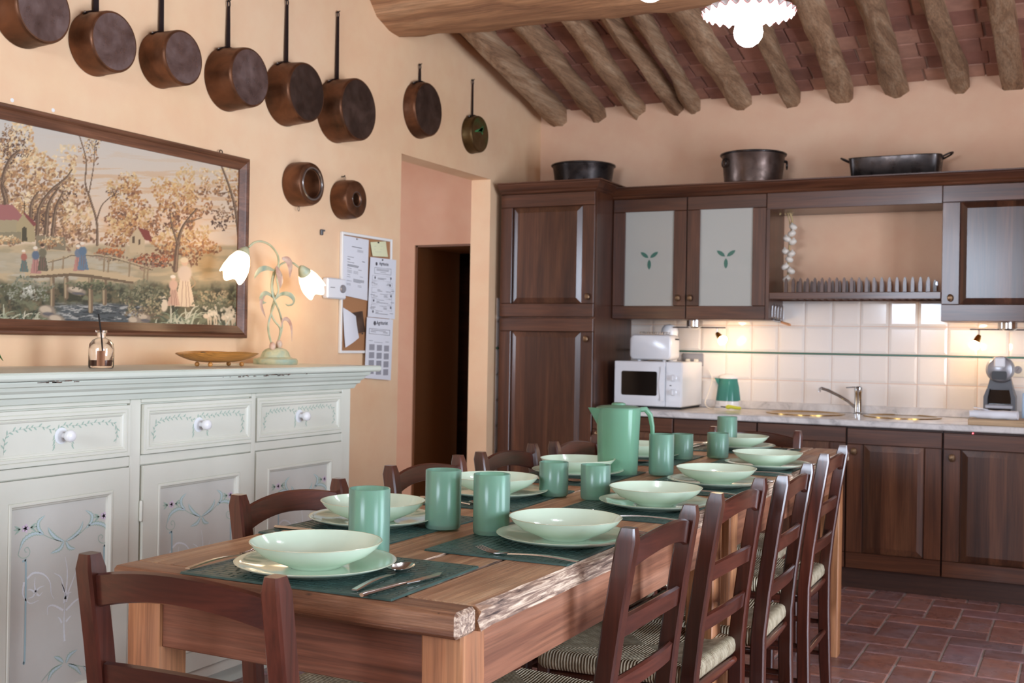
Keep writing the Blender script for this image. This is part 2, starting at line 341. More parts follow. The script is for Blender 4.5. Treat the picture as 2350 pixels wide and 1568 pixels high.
# rush seat: cords run across each rail, split on the diagonals
t = NT('rush'); c = t.n('TexCoord'); sp = t.n('SeparateXYZ'); t.l(c.outputs['Object'], sp.inputs[0])
ax_ = t.math('ABSOLUTE', sp.outputs[0]); ay_ = t.math('ABSOLUTE', sp.outputs[1]); side = t.math('GREATER_THAN', ax_, ay_)
nz = t.noise(c.outputs['Object'], 30, 3); jt = t.math('MULTIPLY', nz, 0.004)
def cord(k): return t.math('SINE', t.math('MULTIPLY', t.math('ADD', sp.outputs[k], jt), 2 * PI / 0.0075))
mixv = t.n('Mix', data_type='FLOAT'); t.l(side, mixv.inputs[0]); t.l(cord(0), mixv.inputs[2]); t.l(cord(1), mixv.inputs[3])
h = mixv.outputs[0]; stretch = t.noise(t.coord((40, 40, 40)), 1, 4)
col = t.ramp(t.math('ADD', t.math('MULTIPLY', h, 0.28), t.math('MULTIPLY', stretch, 0.9)), [(0.15, '6a5638'), (0.45, 'b3a384'), (0.8, 'd9cdb0')])
t.set(col=col, rough=0.6); t.bump(h, 0.8, 0.004)
def glow(name, col, s, base='ffffff'): NT(name).set(col=base, emit=col, es=s, rough=0.3)
glow('bulb_cool', 'f2f4ff', 95.0); glow('shade_cool', 'ffffff', 1.6); glow('shade_warm', 'ffdcb0', 8.0); glow('spot_warm', 'ffd6a4', 130.0); glow('led_red', 'ff2030', 4.0)
plain('opal', 'f2f0ee', 0.2); plain('opal_rim', 'c87a70', 0.3)
t = NT('lamp_patina'); v = t.coord(kind='Object'); t.set(col=t.ramp(t.noise(v, 18, 4), [(0.3, '8f9a78'), (0.5, 'c9c39a'), (0.7, '9fb09a')]), rough=0.45)
t = NT('lamp_rose'); v = t.coord(kind='Object'); t.set(col=t.ramp(t.noise(v, 30, 4), [(0.3, 'c08a72'), (0.6, 'd8b8a0'), (0.75, '9a9a80')]), rough=0.45)
plain('leaf', '4f8a46', 0.4); plain('pot_clay', 'a5654a', 0.8)
plain('garlic', 'e4dccf', 0.5); plain('raffia', 'c2a878', 0.8); plain('lime', 'cdd03c', 0.4); plain('blue_box', '9fb8d0', 0.4); plain('plastic_handle', 'c48a5c', 0.5)
# ================================================================== the room
XW, YB, ZC, SL, RIDGE = -3.07, 6.46, 2.65, 0.21, 1.6
def zc(y): return ZC + SL * (YB - max(y, RIDGE)) - (SL * (RIDGE - y) if y < RIDGE else 0)
DY0, DY1, DZ = 4.837, 5.795, 2.14        # doorway in the left wall
def gable(y0, y1, cut=None):
    p = [(y0, 0)]
    if cut: p += [(cut[0], 0), (cut[0], cut[2]), (cut[1], cut[2]), (cut[1], 0)]
    return p + [(y1, 0), (y1, zc(y1) + 0.1), (RIDGE, zc(RIDGE) + 0.1), (y0, zc(y0) + 0.1)]
wall_left = struct('wall_left', MB().prism(gable(YF - 0.1, YB + 0.14, (DY0, DY1, DZ)), 'x', XW - 0.125, XW), 'plaster_left')
wall_back = struct('wall_back', MB().box(XW - 0.12, XR + 0.1, YB, YB + 0.14, 0, ZC + 0.12), 'plaster_back')
m = MB()
ys = sorted({YF - 0.1, YB + 0.14} | {q for a in WIN_R for q in a[:2]})
for y0, y1 in zip(ys, ys[1:]):
    op = [a for a in WIN_R if a[0] <= y0 and a[1] >= y1]
    for z0, z1 in ([(0, op[0][2]), (op[0][3], 4.0)] if op else [(0, 4.0)]):
        if z1 - z0 > 0.02: m.box(XR, XR + 0.14, y0, y1, z0, z1)
struct('wall_right', m, 'plaster_left')
m = MB(); a, b, c, d = WIN_F[0]
m.box(XW, a, YF - 0.14, YF, 0, 3.2).box(b, XR, YF - 0.14, YF, 0, 3.2).box(a, b, YF - 0.14, YF, 0, c).box(a, b, YF - 0.14, YF, d, 3.2)
struct('wall_front', m, 'plaster_left')
for i, (a, b, c, d) in enumerate(WIN_R + WIN_F):
    m = MB(); k = 0.045
    for p0, p1, q0, q1 in ((a, a + k, c, d), (b - k, b, c, d), ((a + b) / 2 - k, (a + b) / 2 + k, c, d), (a, b, c, c + k), (a, b, d - k, d)):
        if i < 2: m.box(XR + 0.06, XR + 0.10, p0, p1, q0, q1)
        else: m.box(p0, p1, YF - 0.10, YF - 0.06, q0, q1)
    struct('window_%d' % (i + 1), m, 'white_paint')
# hallway behind the doorway, with the brown-lined door opening at its end
HY, HX0, HX1, HZ = 6.18, at(950, 700, 'y', 6.18).x, -3.24, at(950, 563, 'y', 6.18).z
m = MB().box(-4.9, HX0, HY, HY + 0.55, 0, 2.7).box(HX1, XW - 0.125, HY, HY + 0.55, 0, 2.7).box(HX0, HX1, HY, HY + 0.55, HZ, 2.7)
struct('wall_hall_end', m, 'plaster_hall')
m = MB().box(-5.0, -4.9, 3.0, 3.6, 0, 2.7).box(-5.0, -4.9, 4.6, HY + 0.55, 0, 2.7).box(-5.0, -4.9, 3.6, 4.6, 0, 1.0).box(-5.0, -4.9, 3.6, 4.6, 2.2, 2.7).box(-4.9, XW - 0.125, 2.9, 3.0, 0, 2.7).box(-5.0, XW - 0.125, 2.9, HY + 0.55, 2.7, 2.8)  # side wall opening is added, unseen, to let the hall fill in
struct('wall_hall_side', m, 'plaster_hall')
m = MB().box(HX0 - 0.02, HX0 + 0.012, HY + 0.012, HY + 0.56, 0, HZ).box(HX0, HX1, HY + 0.012, HY + 0.56, HZ - 0.012, HZ + 0.02).box(HX1 - 0.012, HX1 + 0.02, HY + 0.012, HY + 0.56, 0, HZ)
struct('trim_door_lining', m, 'brown_paint')
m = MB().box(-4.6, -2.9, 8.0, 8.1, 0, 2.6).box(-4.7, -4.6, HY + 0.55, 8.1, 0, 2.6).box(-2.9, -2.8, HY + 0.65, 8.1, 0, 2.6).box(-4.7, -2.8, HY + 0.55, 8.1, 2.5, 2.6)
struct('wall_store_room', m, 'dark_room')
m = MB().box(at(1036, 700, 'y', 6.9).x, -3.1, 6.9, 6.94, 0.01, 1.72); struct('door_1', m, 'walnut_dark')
# floor: straight herringbone of terracotta bricks over pale grout
floor = struct('floor', MB().box(-5.0, XR + 0.1, YF - 0.1, 8.1, -0.12, -0.004), 'grout')
W_ = 0.1424; G_ = 0.0042; fx, fy = -0.767 - 5 * W_, 5.386
def brick_mesh(name, lx, ly, h, b, m):
    return _mesh(name, MB().box(-lx / 2, lx / 2, -ly / 2, ly / 2, -h, 0, b), m, (0, 0, 0), None)
bh = brick_mesh('brick', 2 * W_ - 2 * G_, W_ - 2 * G_, 0.02, 0.003, 'floor_brick'); bv = brick_mesh('brick', W_ - 2 * G_, 2 * W_ - 2 * G_, 0.02, 0.003, 'floor_brick')
field = MB(); nb = 0
for i in range(-30, 30):
    for j in range(-62, 12):
        s_ = (i + j) % 4
        if s_ not in (0, 2): continue
        lx, ly = (2, 1) if s_ == 0 else (1, 2)
        cx, cy = fx + (i + lx / 2) * W_, fy + (j + ly / 2) * W_
        if not (XW + 0.16 < cx < XR - 0.15 and YF + 0.15 < cy < YB - 0.1): continue
        dz = random.uniform(-0.0012, 0.0008)
        if -1.5 < cx < 0.35 and 2.3 < cy < 5.98:
            o = bpy.data.objects.new('brick', bh if s_ == 0 else bv); COL.objects.link(o); o.parent = floor; o.location = (cx, cy, dz)
            o.rotation_euler = (random.gauss(0, 0.002), random.gauss(0, 0.002), random.gauss(0, 0.004)); nb += 1
        else:
            field.box(cx - lx * W_ / 2 + G_, cx + lx * W_ / 2 - G_, cy - ly * W_ / 2 + G_, cy + ly * W_ / 2 - G_, -0.02, dz, 0.003)
part('brick_field', field, 'floor_brick_field', floor, None, kind='stuff')
# sloping ceiling: mortar slab, terracotta pianelle between the rafters
xl, xr = XW - 0.12, XR + 0.1
m = MB(); m.add([(xl, YB + 0.14, zc(YB + 0.14) + 0.006), (xr, YB + 0.14, zc(YB + 0.14) + 0.006), (xr, RIDGE, zc(RIDGE) + 0.006), (xl, RIDGE, zc(RIDGE) + 0.006), (xr, YF - 0.14, zc(YF - 0.14)), (xl, YF - 0.14, zc(YF - 0.14))], [(0, 1, 2, 3), (3, 2, 4, 5)])
n0 = len(m.v); m.add([(x, y, z + 0.12) for x, y, z in m.v], [(3, 2, 1, 0), (5, 4, 2, 3)])
m.f += [(0, 1, n0 + 1, n0), (5, 4, n0 + 4, n0 + 5)]
ceiling = struct('ceiling', m, 'mortar')
cb = brick_mesh('brick', 0.292, 0.148, 0.02, 0.004, 'ceiling_brick'); sl_a = math.atan(SL)
for r_ in range(21):
    y = YB - 0.07 - r_ * 0.1515 * math.cos(sl_a)
    for c_ in range(-11, 2):
        x = -0.02 + c_ * 0.2985 + (0.012 if r_ % 2 else -0.012) + random.gauss(0, 0.003)
        if x < XW + 0.1: continue
        o = bpy.data.objects.new('brick', cb); COL.objects.link(o); o.parent = ceiling
        o.location = (x, y, zc(y) + 0.016 + random.uniform(-0.003, 0.003)); o.rotation_euler = (-sl_a, 0, random.gauss(0, 0.006))
# rafters, rough hewn; photo pixels of each underside at the back wall and further up
def on_slope(px, py, drop):
    d = ray(px, py); t = (ZC - drop + SL * YB - CAM.z) / (d.z + SL * d.y); return CAM + d * t
RAF = [((1276, 268), (1055, 64), .105, 1), ((1370, 256), (1172, 53), .11, 0), ((1466, 247), (1287, 42), .11, 0), ((1549, 245), (1383, 36), .085, 0), ((1592, 242), (1452, 45), .085, 0),
       ((1697, 233), (1545, 25), .13, 0), ((1818, 226), (1722, 20), .09, 1), ((1932, 219), (1838, 0), .115, 1), ((2060, 207), (1978, 0), .115, 0), ((2198, 204), (2128, 0), .1, 0), ((2325, 204), (2292, 0), .105, 2)]
hooks = ['first rafter against the left wall, bowed in the middle', 'thick pale rafter next to the bowed one by the left wall', 'smooth rafter third from the left wall', 'thin rafter leaning on its twin near the ceiling centre', 'thin rafter paired closely with the one before it', 'wide split rafter beside the pendant lamp', 'slim squared rafter half hidden behind the pendant lamp', 'squared pale rafter on the far side of the pendant lamp', 'rough barky rafter, second past the pendant lamp', 'gnarled worm-eaten rafter with pale knots', 'squared clean rafter above the right wall cupboard']
for k, ((lx, ly), (ux, uy), wd, style) in enumerate(RAF):
    a = at(lx, ly, 'y', YB); b = on_slope(ux, uy, 0.095); a = Vector((a.x, YB, ZC - 0.088))
    d = (b - a); dx = d.x / d.y
    m = MB(); N = 22; rings = []; rr = random.Random(40 + k); ph = rr.uniform(0, 6)
    corner = {0: 0.36, 1: 0.2, 2: 0.08}[style]; amp = {0: 0.007, 1: 0.004, 2: 0.001}[style]
    for i in range(N + 1):
        y = YB + 0.05 - i / N * (YB - RIDGE); x = a.x + dx * (y - YB) + (0.03 * math.sin((y - 4.4) * 1.3) if k == 0 else 0.012 * math.sin(y * 2.1 + ph) * (style < 2))
        ww = wd * (1 + (0.06 * math.sin(y * 3.3 + ph * 2) if style < 2 else 0)); hh = 0.10; zt = zc(y) + 0.012
        sag = (-0.028 * math.sin(PI * (y - 4.4) / 2.2) if k == 0 and 4.4 < y < 6.6 else 0)
        pts = [(-.5, 0), (-.5, -1 + corner), (-.5 + corner, -1), (.5 - corner, -1), (.5, -1 + corner), (.5, 0)]
        for u_, v_ in pts: m.v.append((x + u_ * ww + rr.gauss(0, amp), y, zt + v_ * hh + (sag if v_ else 0) + (rr.gauss(0, amp) if v_ else 0)))
    for i in range(N):
        for q in range(6): m.f.append((i * 6 + q, i * 6 + (q + 1) % 6, i * 6 + 6 + (q + 1) % 6, i * 6 + 6 + q))
    m.f += [tuple(range(6)), tuple(range(N * 6 + 5, N * 6 - 1, -1))]
    single('rafter', m, 'log', 'rough brown ' + hooks[k], 'rafter', 'rafters carrying the brick ceiling', smooth=50)
# the big cross beam
m = MB(); N = 40; rr = random.Random(3)
prof = [(4.50, 2.90), (4.537, 2.827), (4.60, 2.765), (4.70, 2.722), (4.80, 2.712), (4.87, 2.735), (4.92, 2.80), (4.93, 2.93), (4.52, 2.96)]
for i in range(N + 1):
    x = XW - 0.03 + i / N * (XR - XW + 0.05); sg = -0.034 * min(1, (x - XW) / 1.6)
    for y, z in prof: m.v.append((x, y + rr.gauss(0, 0.006) + 0.01 * math.sin(x * 2.2), z + sg + rr.gauss(0, 0.005)))
n = len(prof)
for i in range(N):
    for q in range(n): m.f.append((i * n + q, i * n + (q + 1) % n, i * n + n + (q + 1) % n, i * n + n + q))
m.f += [tuple(range(n)), tuple(range(N * n + n - 1, N * n - 1, -1))]
single('ceiling_beam', m, 'beam_log', 'massive rough-hewn wooden cross beam under the rafters', 'beam', smooth=60)
# bevelled white wall tiles, green listello
TP, TX, Z0T = 0.1507, -1.7047, 0.861
tm = _mesh('wall_tile', MB().box(-TP / 2 + .001, TP / 2 - .001, 0.0, 0.004, -TP / 2 + .001, TP / 2 - .001), None, (0, 0, 0), None)
def tile_mesh(hgt):
    a = TP / 2 - 0.0011; h = hgt / 2 - 0.0011; e = 0.014
    v = [(-a, -0.0035, -h), (a, -0.0035, -h), (a, -0.0035, h), (-a, -0.0035, h), (-a + e, -0.0075, -h + e), (a - e, -0.0075, -h + e), (a - e, -0.0075, h - e), (-a + e, -0.0075, h - e), (-a, 0, -h), (a, 0, -h), (a, 0, h), (-a, 0, h)]
    f = [(4, 5, 6, 7), (0, 1, 5, 4), (1, 2, 6, 5), (2, 3, 7, 6), (3, 0, 4, 7), (0, 8, 9, 1), (1, 9, 10, 2), (2, 10, 11, 3), (3, 11, 8, 0)]
    return _mesh('wall_tile', MB().add(v, f), 'tile_white', (0, 0, 0), None)
rows = [(0.861, 1.0115), (1.0115, 1.162), (1.172, 1.3225), (1.3225, 1.462)]
tms = [tile_mesh(b - a) for a, b in rows]
for (a, b), me in zip(rows, tms):
    for i in range(-5, 13):
        o = bpy.data.objects.new('wall_tile', me); COL.objects.link(o); o.parent = wall_back; o.location = (TX + (i + 0.5) * TP, YB, (a + b) / 2)
        if o.location.x < -2.5: o.location.x = -2.53
for (a, b), me in zip([(0.41, 0.5605), (0.5605, 0.711), (0.711, 0.861)] + rows, [tms[0]] * 3 + tms):
    for i in range(2):
        o = bpy.data.objects.new('wall_tile', me); COL.objects.link(o); o.parent = wall_left; o.location = (XW, 5.895 + (i + 0.5) * TP, (a + b) / 2); o.rotation_euler = (0, 0, PI / 2)
struct('trim_1', MB().box(-2.44, 0.3, YB - 0.012, YB, 1.1625, 1.1715, 0.002), 'tile_green')
struct('trim_2', MB().box(XW, XW + 0.012, 5.895, 6.2, 1.1625, 1.1715, 0.002), 'tile_green')
# loose plaster marks and a hook on the left wall
for px, py, lb in ((28, 230, 'small white plaster-filled nail hole below the streaky saucepan'), (122, 253, 'small white plaster-filled nail hole below the purple-sheened saucepan')):
    p = at(px, py, 'x', XW); tag(single('filled_hole', MB().lathe([(0, 0), (0.007, 0), (0.006, 0.0015), (0, 0.002)], 10, (XW, p.y, p.z), 'x'), 'white_paint'), lb, 'wall mark', 'filled nail holes')
p = at(737, 533, 'x', XW); m = MB().box(XW, XW + 0.012, p.y - 0.012, p.y + 0.004, p.z - 0.014, p.z + 0.012, 0.003).box(XW, XW + 0.012, p.y + 0.004, p.y + 0.016, p.z + 0.004, p.z + 0.012, 0.002)
single('cable_clip', m, 'plastic_grey', 'tiny grey clip on the wall left of the corkboard', 'clip')
# ================================================================== fitted kitchen
YD = 5.852                                            # front of base and tall doors
def frame_door(parent, x0, x1, z0, z1, yf, knob=None, panel='raised', st=0.075, name='door', dep=0.022):
    """rail-and-stile door facing -y, with a fielded panel and a knob; door > stile/rail pieces, panel, knob"""
    g = 0.0016
    m = MB(); ye = yf + dep; yo = yf + dep - .003; q = st - .004
    ring = [(x0, z0), (x1, z0), (x1, z1), (x0, z1)]; inn = [(x0 + q, z0 + q), (x1 - q, z0 + q), (x1 - q, z1 - q), (x0 + q, z1 - q)]
    m.v = [(x, yo, z) for x, z in ring + inn] + [(x, ye, z) for x, z in ring + inn]
    for i in range(4):
        j = (i + 1) % 4; m.f += [(i, j, j + 4, i + 4), (i + 8, i + 12, j + 12, j + 8), (i, i + 8, j + 8, j), (i + 4, j + 4, j + 12, i + 12)]
    door = part(name, m, 'walnut', parent, None)
    for xa_ in (x0, x1 - st + g): part('stile', MB().box(xa_, xa_ + st - g, yf, yf + dep - .003, z0 + st, z1 - st, 0.002), 'walnut', door, None)
    for za_ in (z0, z1 - st + g): part('rail', MB().box(x0, x1, yf, yf + dep - .003, za_, za_ + st - g, 0.002), 'walnut_x', door, None)
    if panel == 'raised':
        a, b, c, d = x0 + st, x1 - st, z0 + st, z1 - st; e = 0.032; y1, y2 = yf + 0.013, yf + 0.004
        v = [(a, y1, c), (b, y1, c), (b, y1, d), (a, y1, d), (a + e, y2, c + e), (b - e, y2, c + e), (b - e, y2, d - e), (a + e, y2, d - e), (a + .003, yf + .02, c), (b, yf + .02, c), (b, yf + .02, d), (a, yf + .02, d)]
        part('panel', MB().add(v, [(4, 5, 6, 7), (0, 1, 5, 4), (1, 2, 6, 5), (2, 3, 7, 6), (3, 0, 4, 7), (0, 8, 9, 1), (1, 9, 10, 2), (2, 10, 11, 3), (3, 11, 8, 0), (8, 11, 10, 9)]), 'walnut_panel', door, None)
    if knob:
        m = MB().lathe([(0, 0), (0.006, 0), (0.007, 0.008), (0.015, 0.011), (0.016, 0.016), (0.012, 0.020), (0, 0.021)], 16)
        m.v = [(x * 0.95 + knob[0], yf - z, y * 1.2 + knob[1]) for x, y, z in m.v]
        part('knob', m, 'knob_metal', door, 40, 'small oval brown metal knob')
    return door
XT0, XT1 = -3.03, -2.44
# tall cupboard in the corner
r_ = root('tall_cupboard', ((XT0 + XT1) / 2, 6.15, 0), 'tall dark walnut corner cupboard with two panelled doors', 'cupboard')
part('body', MB().box(XT0, XT1, YD + 0.024, YB - 0.012, 0.10, 2.055), 'walnut', r_, None)
part('plinth', MB().box(XT0, XT1, YD + 0.06, YD + 0.08, 0.0, 0.10), 'walnut_dark', r_, None)
frame_door(r_, XT0 + .002, XT1 - .002, 1.352, 2.052, YD, (at(1349, 681, 'y', YD).x, at(1349, 681, 'y', YD).z))
frame_door(r_, XT0 + .002, XT1 - .002, 0.105, 1.342, YD, (at(1345, 778, 'y', YD).x, at(1345, 778, 'y', YD).z))
def cornice(x0, x1, yf, yb, z0, z1, out, left=True, right=True):
    """stepped crown moulding, mitred at the ends"""
    st = [(0.0, 0.0), (0.18, 0.12), (0.22, 0.2), (0.45, 0.35), (0.75, 0.75), (0.80, 0.86), (1.0, 0.9), (1.0, 1.0)]
    m = MB(); n = len(st)
    for o_, h in st:
        k = o_ * out; z = z0 + (z1 - z0) * h; xa = x0 - (k if left else 0); xb = x1 + (k if right else 0)
        m.v += [(xa, yb, z), (xa, yf - k, z), (xb, yf - k, z), (xb, yb, z)]
    for i in range(n - 1):
        for q in range(3): m.f.append((i * 4 + q, i * 4 + q + 1, i * 4 + q + 5, i * 4 + q + 4))
        m.f.append((i * 4 + 3, i * 4, i * 4 + 4, i * 4 + 7))
    m.f += [(0, 1, 2, 3), tuple(range(n * 4 - 1, n * 4 - 5, -1))]
    return m
part('cornice', cornice(XT0, XT1, YD, YB - 0.012, 2.055, 2.115, 0.055, False), 'walnut_x', r_, None)
# wall units: glazed pair, dish-rack bay, right cupboard
YU, ZU0, ZU1 = 6.125, 1.347, 2.035
XU = [XT1, -1.997, -1.547, -0.652, -0.10]
r_ = root('glazed_wall_cupboard', (-1.99, 6.29, ZU0), 'dark walnut wall cupboard with two frosted glass doors', 'cupboard')
m = MB().box(XU[0], XU[0] + .018, YU + .024, YB - .009, ZU0, ZU1).box(XU[2] - .018, XU[2], YU + .024, YB - .009, ZU0, ZU1).box(XU[0], XU[2], YU + .024, YB - .009, ZU0, ZU0 + .018).box(XU[0], XU[2], YU + .024, YB - .009, ZU1 - .018, ZU1)
part('body', m, 'walnut', r_, None)
part('back_panel', MB().box(XU[0] + .018, XU[2] - .018, YB - .015, YB - .009, ZU0 + .018, ZU1 - .018), 'plastic_cream', r_, None)
ZSH = at(1665, 618, 'y', 6.2).z
part('shelf', MB().box(XU[0] + .02, XU[2] - .02, YU + .05, YB - .016, ZSH - .009, ZSH + .009, .002), 'plastic_white', r_, None)
for k in (0, 1):
    x0, x1 = XU[k] + .003, XU[k + 1] - .003; kp = ((1556, 684), (1584, 684))[k]; kk = at(*kp, 'y', YU)
    d = frame_door(r_, x0, x1, ZU0 + .002, ZU1 - .002, YU, (kk.x, kk.z), None)
    part('glass_pane', MB().box(x0 + .07, x1 - .07, YU + .008, YU + .012, ZU0 + .07, ZU1 - .07), 'frost_pane', d, None, 'frosted glass pane')
    cx, cz = (x0 + x1) / 2, at(1660, 590, 'y', YU).z; m = MB()
    for an in (35, 145, 270):
        T = Matrix.Translation((cx, YU + .0072, cz)) @ Matrix.Rotation(-math.radians(an), 4, 'Y')
        lf = [(0.006, 0), (0.02, 0.009), (0.036, 0.011), (0.052, 0.008), (0.064, 0), (0.052, -0.008), (0.036, -0.011), (0.02, -0.009)]
        m.prism(lf, 'y', -0.0004, 0.0004, T)
    part('leaf_motif', m, 'tile_green', d, None, 'three dark green leaves etched on the pane')
r_ = root('dish_rack_unit', (-1.1, 6.29, ZU0), 'open walnut dish-drainer bay over the sink with toothed plate rack', 'dish rack')
part('top_board', MB().box(XU[2], XU[3], YU + .002, YB - .002, ZU1 - .09, ZU1, .002), 'walnut_x', r_, None)
zr = at(1960, 678, 'y', YU).z
part('side_panel', MB().box(XU[2], XU[2] + .018, YU, YB - .009, ZU0, ZU1 - .09), 'walnut', r_, None)
part('front_bar', MB().box(XU[2] + .018, XU[3], YU, YU + .022, zr - .020, zr + .018, .003), 'walnut_x', r_, None)
part('back_bar', MB().box(XU[2] + .018, XU[3], YB - .05, YB - .028, zr - .020, zr + .018, .003), 'walnut_x', r_, None)
xa, xb = at(1803, 665, 'y', YU).x, at(2130, 660, 'y', YU).x
tooth = None
for i in range(20):
    x = xa + (xb - xa) * i / 19
    if tooth is None:
        p_ = [(-.0085, 0), (-.0085, .045), (-.006, .068), (0, .078), (.006, .068), (.0085, .045), (.0085, 0)]
        m = MB().prism(p_, 'y', YU + .004, YU + .018); m.v = [(a + x, b, c + zr + .018) for a, b, c in m.v]
        tooth = part('peg', m, 'walnut', r_, None); tx = x
        m = MB().prism(p_, 'y', YB - .046, YB - .032); m.v = [(a + x, b, c + zr + .018) for a, b, c in m.v]; tooth2 = part('peg', m, 'walnut', r_, None)
        m = MB().box(x - .006, x + .006, YU + .022, YB - .05, zr - .014, zr - .002); slat = part('slat', m, 'walnut', r_, None)
    else:
        for s_ in (tooth, tooth2, slat):
            o = s_.copy(); COL.objects.link(o); o.location.x += x - tx
r_ = root('wall_cupboard', (-0.37, 6.29, ZU0), 'dark walnut wall cupboard with one raised-panel door above coffee machine', 'cupboard')
part('body', MB().box(XU[3], XU[4], YU + .024, YB - .009, ZU0, ZU1), 'walnut', r_, None)
kk = at(2181, 684, 'y', YU); frame_door(r_, XU[3] + .002, XU[4], ZU0, ZU1 - .002, YU, (kk.x, kk.z), st=0.085)
single('cupboard_cornice', cornice(XT1 + .001, 0.15, YU, YB - .012, ZU1, 2.098, 0.055, False, False), 'walnut_x', 'long walnut crown moulding running over the wall cupboards', 'moulding', smooth=None)
# base units
XBASE = [XT1 + .002, -1.966, -1.511, -1.057, -0.603, -0.10]
bl = ['dark walnut base cupboard under the microwave', 'dark walnut base cupboard under the kettle', 'dark walnut base cupboard below the left sink bowl', 'dark walnut base cupboard below the right sink bowl', 'dark walnut panelled base unit below the coffee machine']
kn = [None, None, None, (1960, 1036), (2185, 1051)]
for i in range(5):
    x0, x1 = XBASE[i], XBASE[i + 1]
    r_ = root('base_cupboard', ((x0 + x1) / 2, 6.15, 0), bl[i], 'cupboard')
    part('body', MB().box(x0 + .001, x1 - .001, YD + .024, YB - .012, .10, .812), 'walnut_dark', r_, None)
    part('plinth', MB().box(x0, x1, YD + .037, YD + .055, 0, .098), 'walnut_dark', r_, None)
    z1 = .806 if i < 3 else .800; k = kn[i]
    kk = at(*k, 'y', YD) if k else Vector((x0 + .035, 0, .70))
    frame_door(r_, x0 + .004, x1 - .004, .104, z1, YD, (kk.x, kk.z), st=0.078)
    if i == 4:
        p = at(2232, 994, 'y', YD); part('indicator', MB().box(p.x - .003, p.x + .003, YD + .012, YD + .03, .801, .806), 'led_red', r_, None, 'tiny red indicator light')
single('worktop', MB().box(XT1 + .002, 0.3, 5.832, YB - .014, .8125, .844, .005), 'marble', 'grey veined marble kitchen worktop', 'worktop', smooth=None)
single('worktop_upstand', MB().box(XT1 + .002, 0.3, YB - .026, YB - .0085, .8442, .889, .003), 'marble', 'low marble upstand along the tiled wall', 'upstand', smooth=None)
# round brass sinks and the mixer tap
for (px, py, wpx), lb in (((1848, 949, 176), 'round brass sink bowl left of the tap'), ((2070, 957, 172), 'round brass sink bowl right of the tap')):
    c = at(px, py, 'z', .845); R = wpx / 2 * proj(c)[2] / FPX
    single('sink_bowl', MB().lathe([(R, .8445), (R, .849), (R - .02, .850), (R - .026, .846), (R - .032, .8444), (R - .05, .8442), (0, .8441)], 40, (c.x, c.y, 0)), 'brass', lb, 'sink', 'round brass sinks')
b = at(1969, 951, 'z', .844); tp = at(1969, 890, 'y', b.y)
r_ = root('mixer_tap', (b.x, b.y, .844), 'chrome single-lever kitchen tap with long spout', 'tap')
part('tap_body', MB().lathe([(.026, .844), (.026, .85), (.021, .856), (.020, tp.z - .03), (.022, tp.z - .026), (.022, tp.z), (.016, tp.z + .006), (0, tp.z + .008)], 20, (b.x, b.y, 0)), 'chrome', r_)
sp = [at(x, y, 'y', b.y - dy) for x, y, dy in ((1962, 935, 0), (1945, 920, .02), (1925, 908, .04), (1900, 896, .06), (1885, 891, .07), (1881, 893, .075), (1880, 900, .076))]
part('spout', MB().tube(sp, .0085, 10), 'chrome', r_)
lv = [at(x, y, 'y', b.y - .004) for x, y in ((1974, 889), (1958, 889), (1942, 890))]
part('lever', MB().tube(lv, [.009, .008, .006], 8, flat=.5), 'chrome', r_)
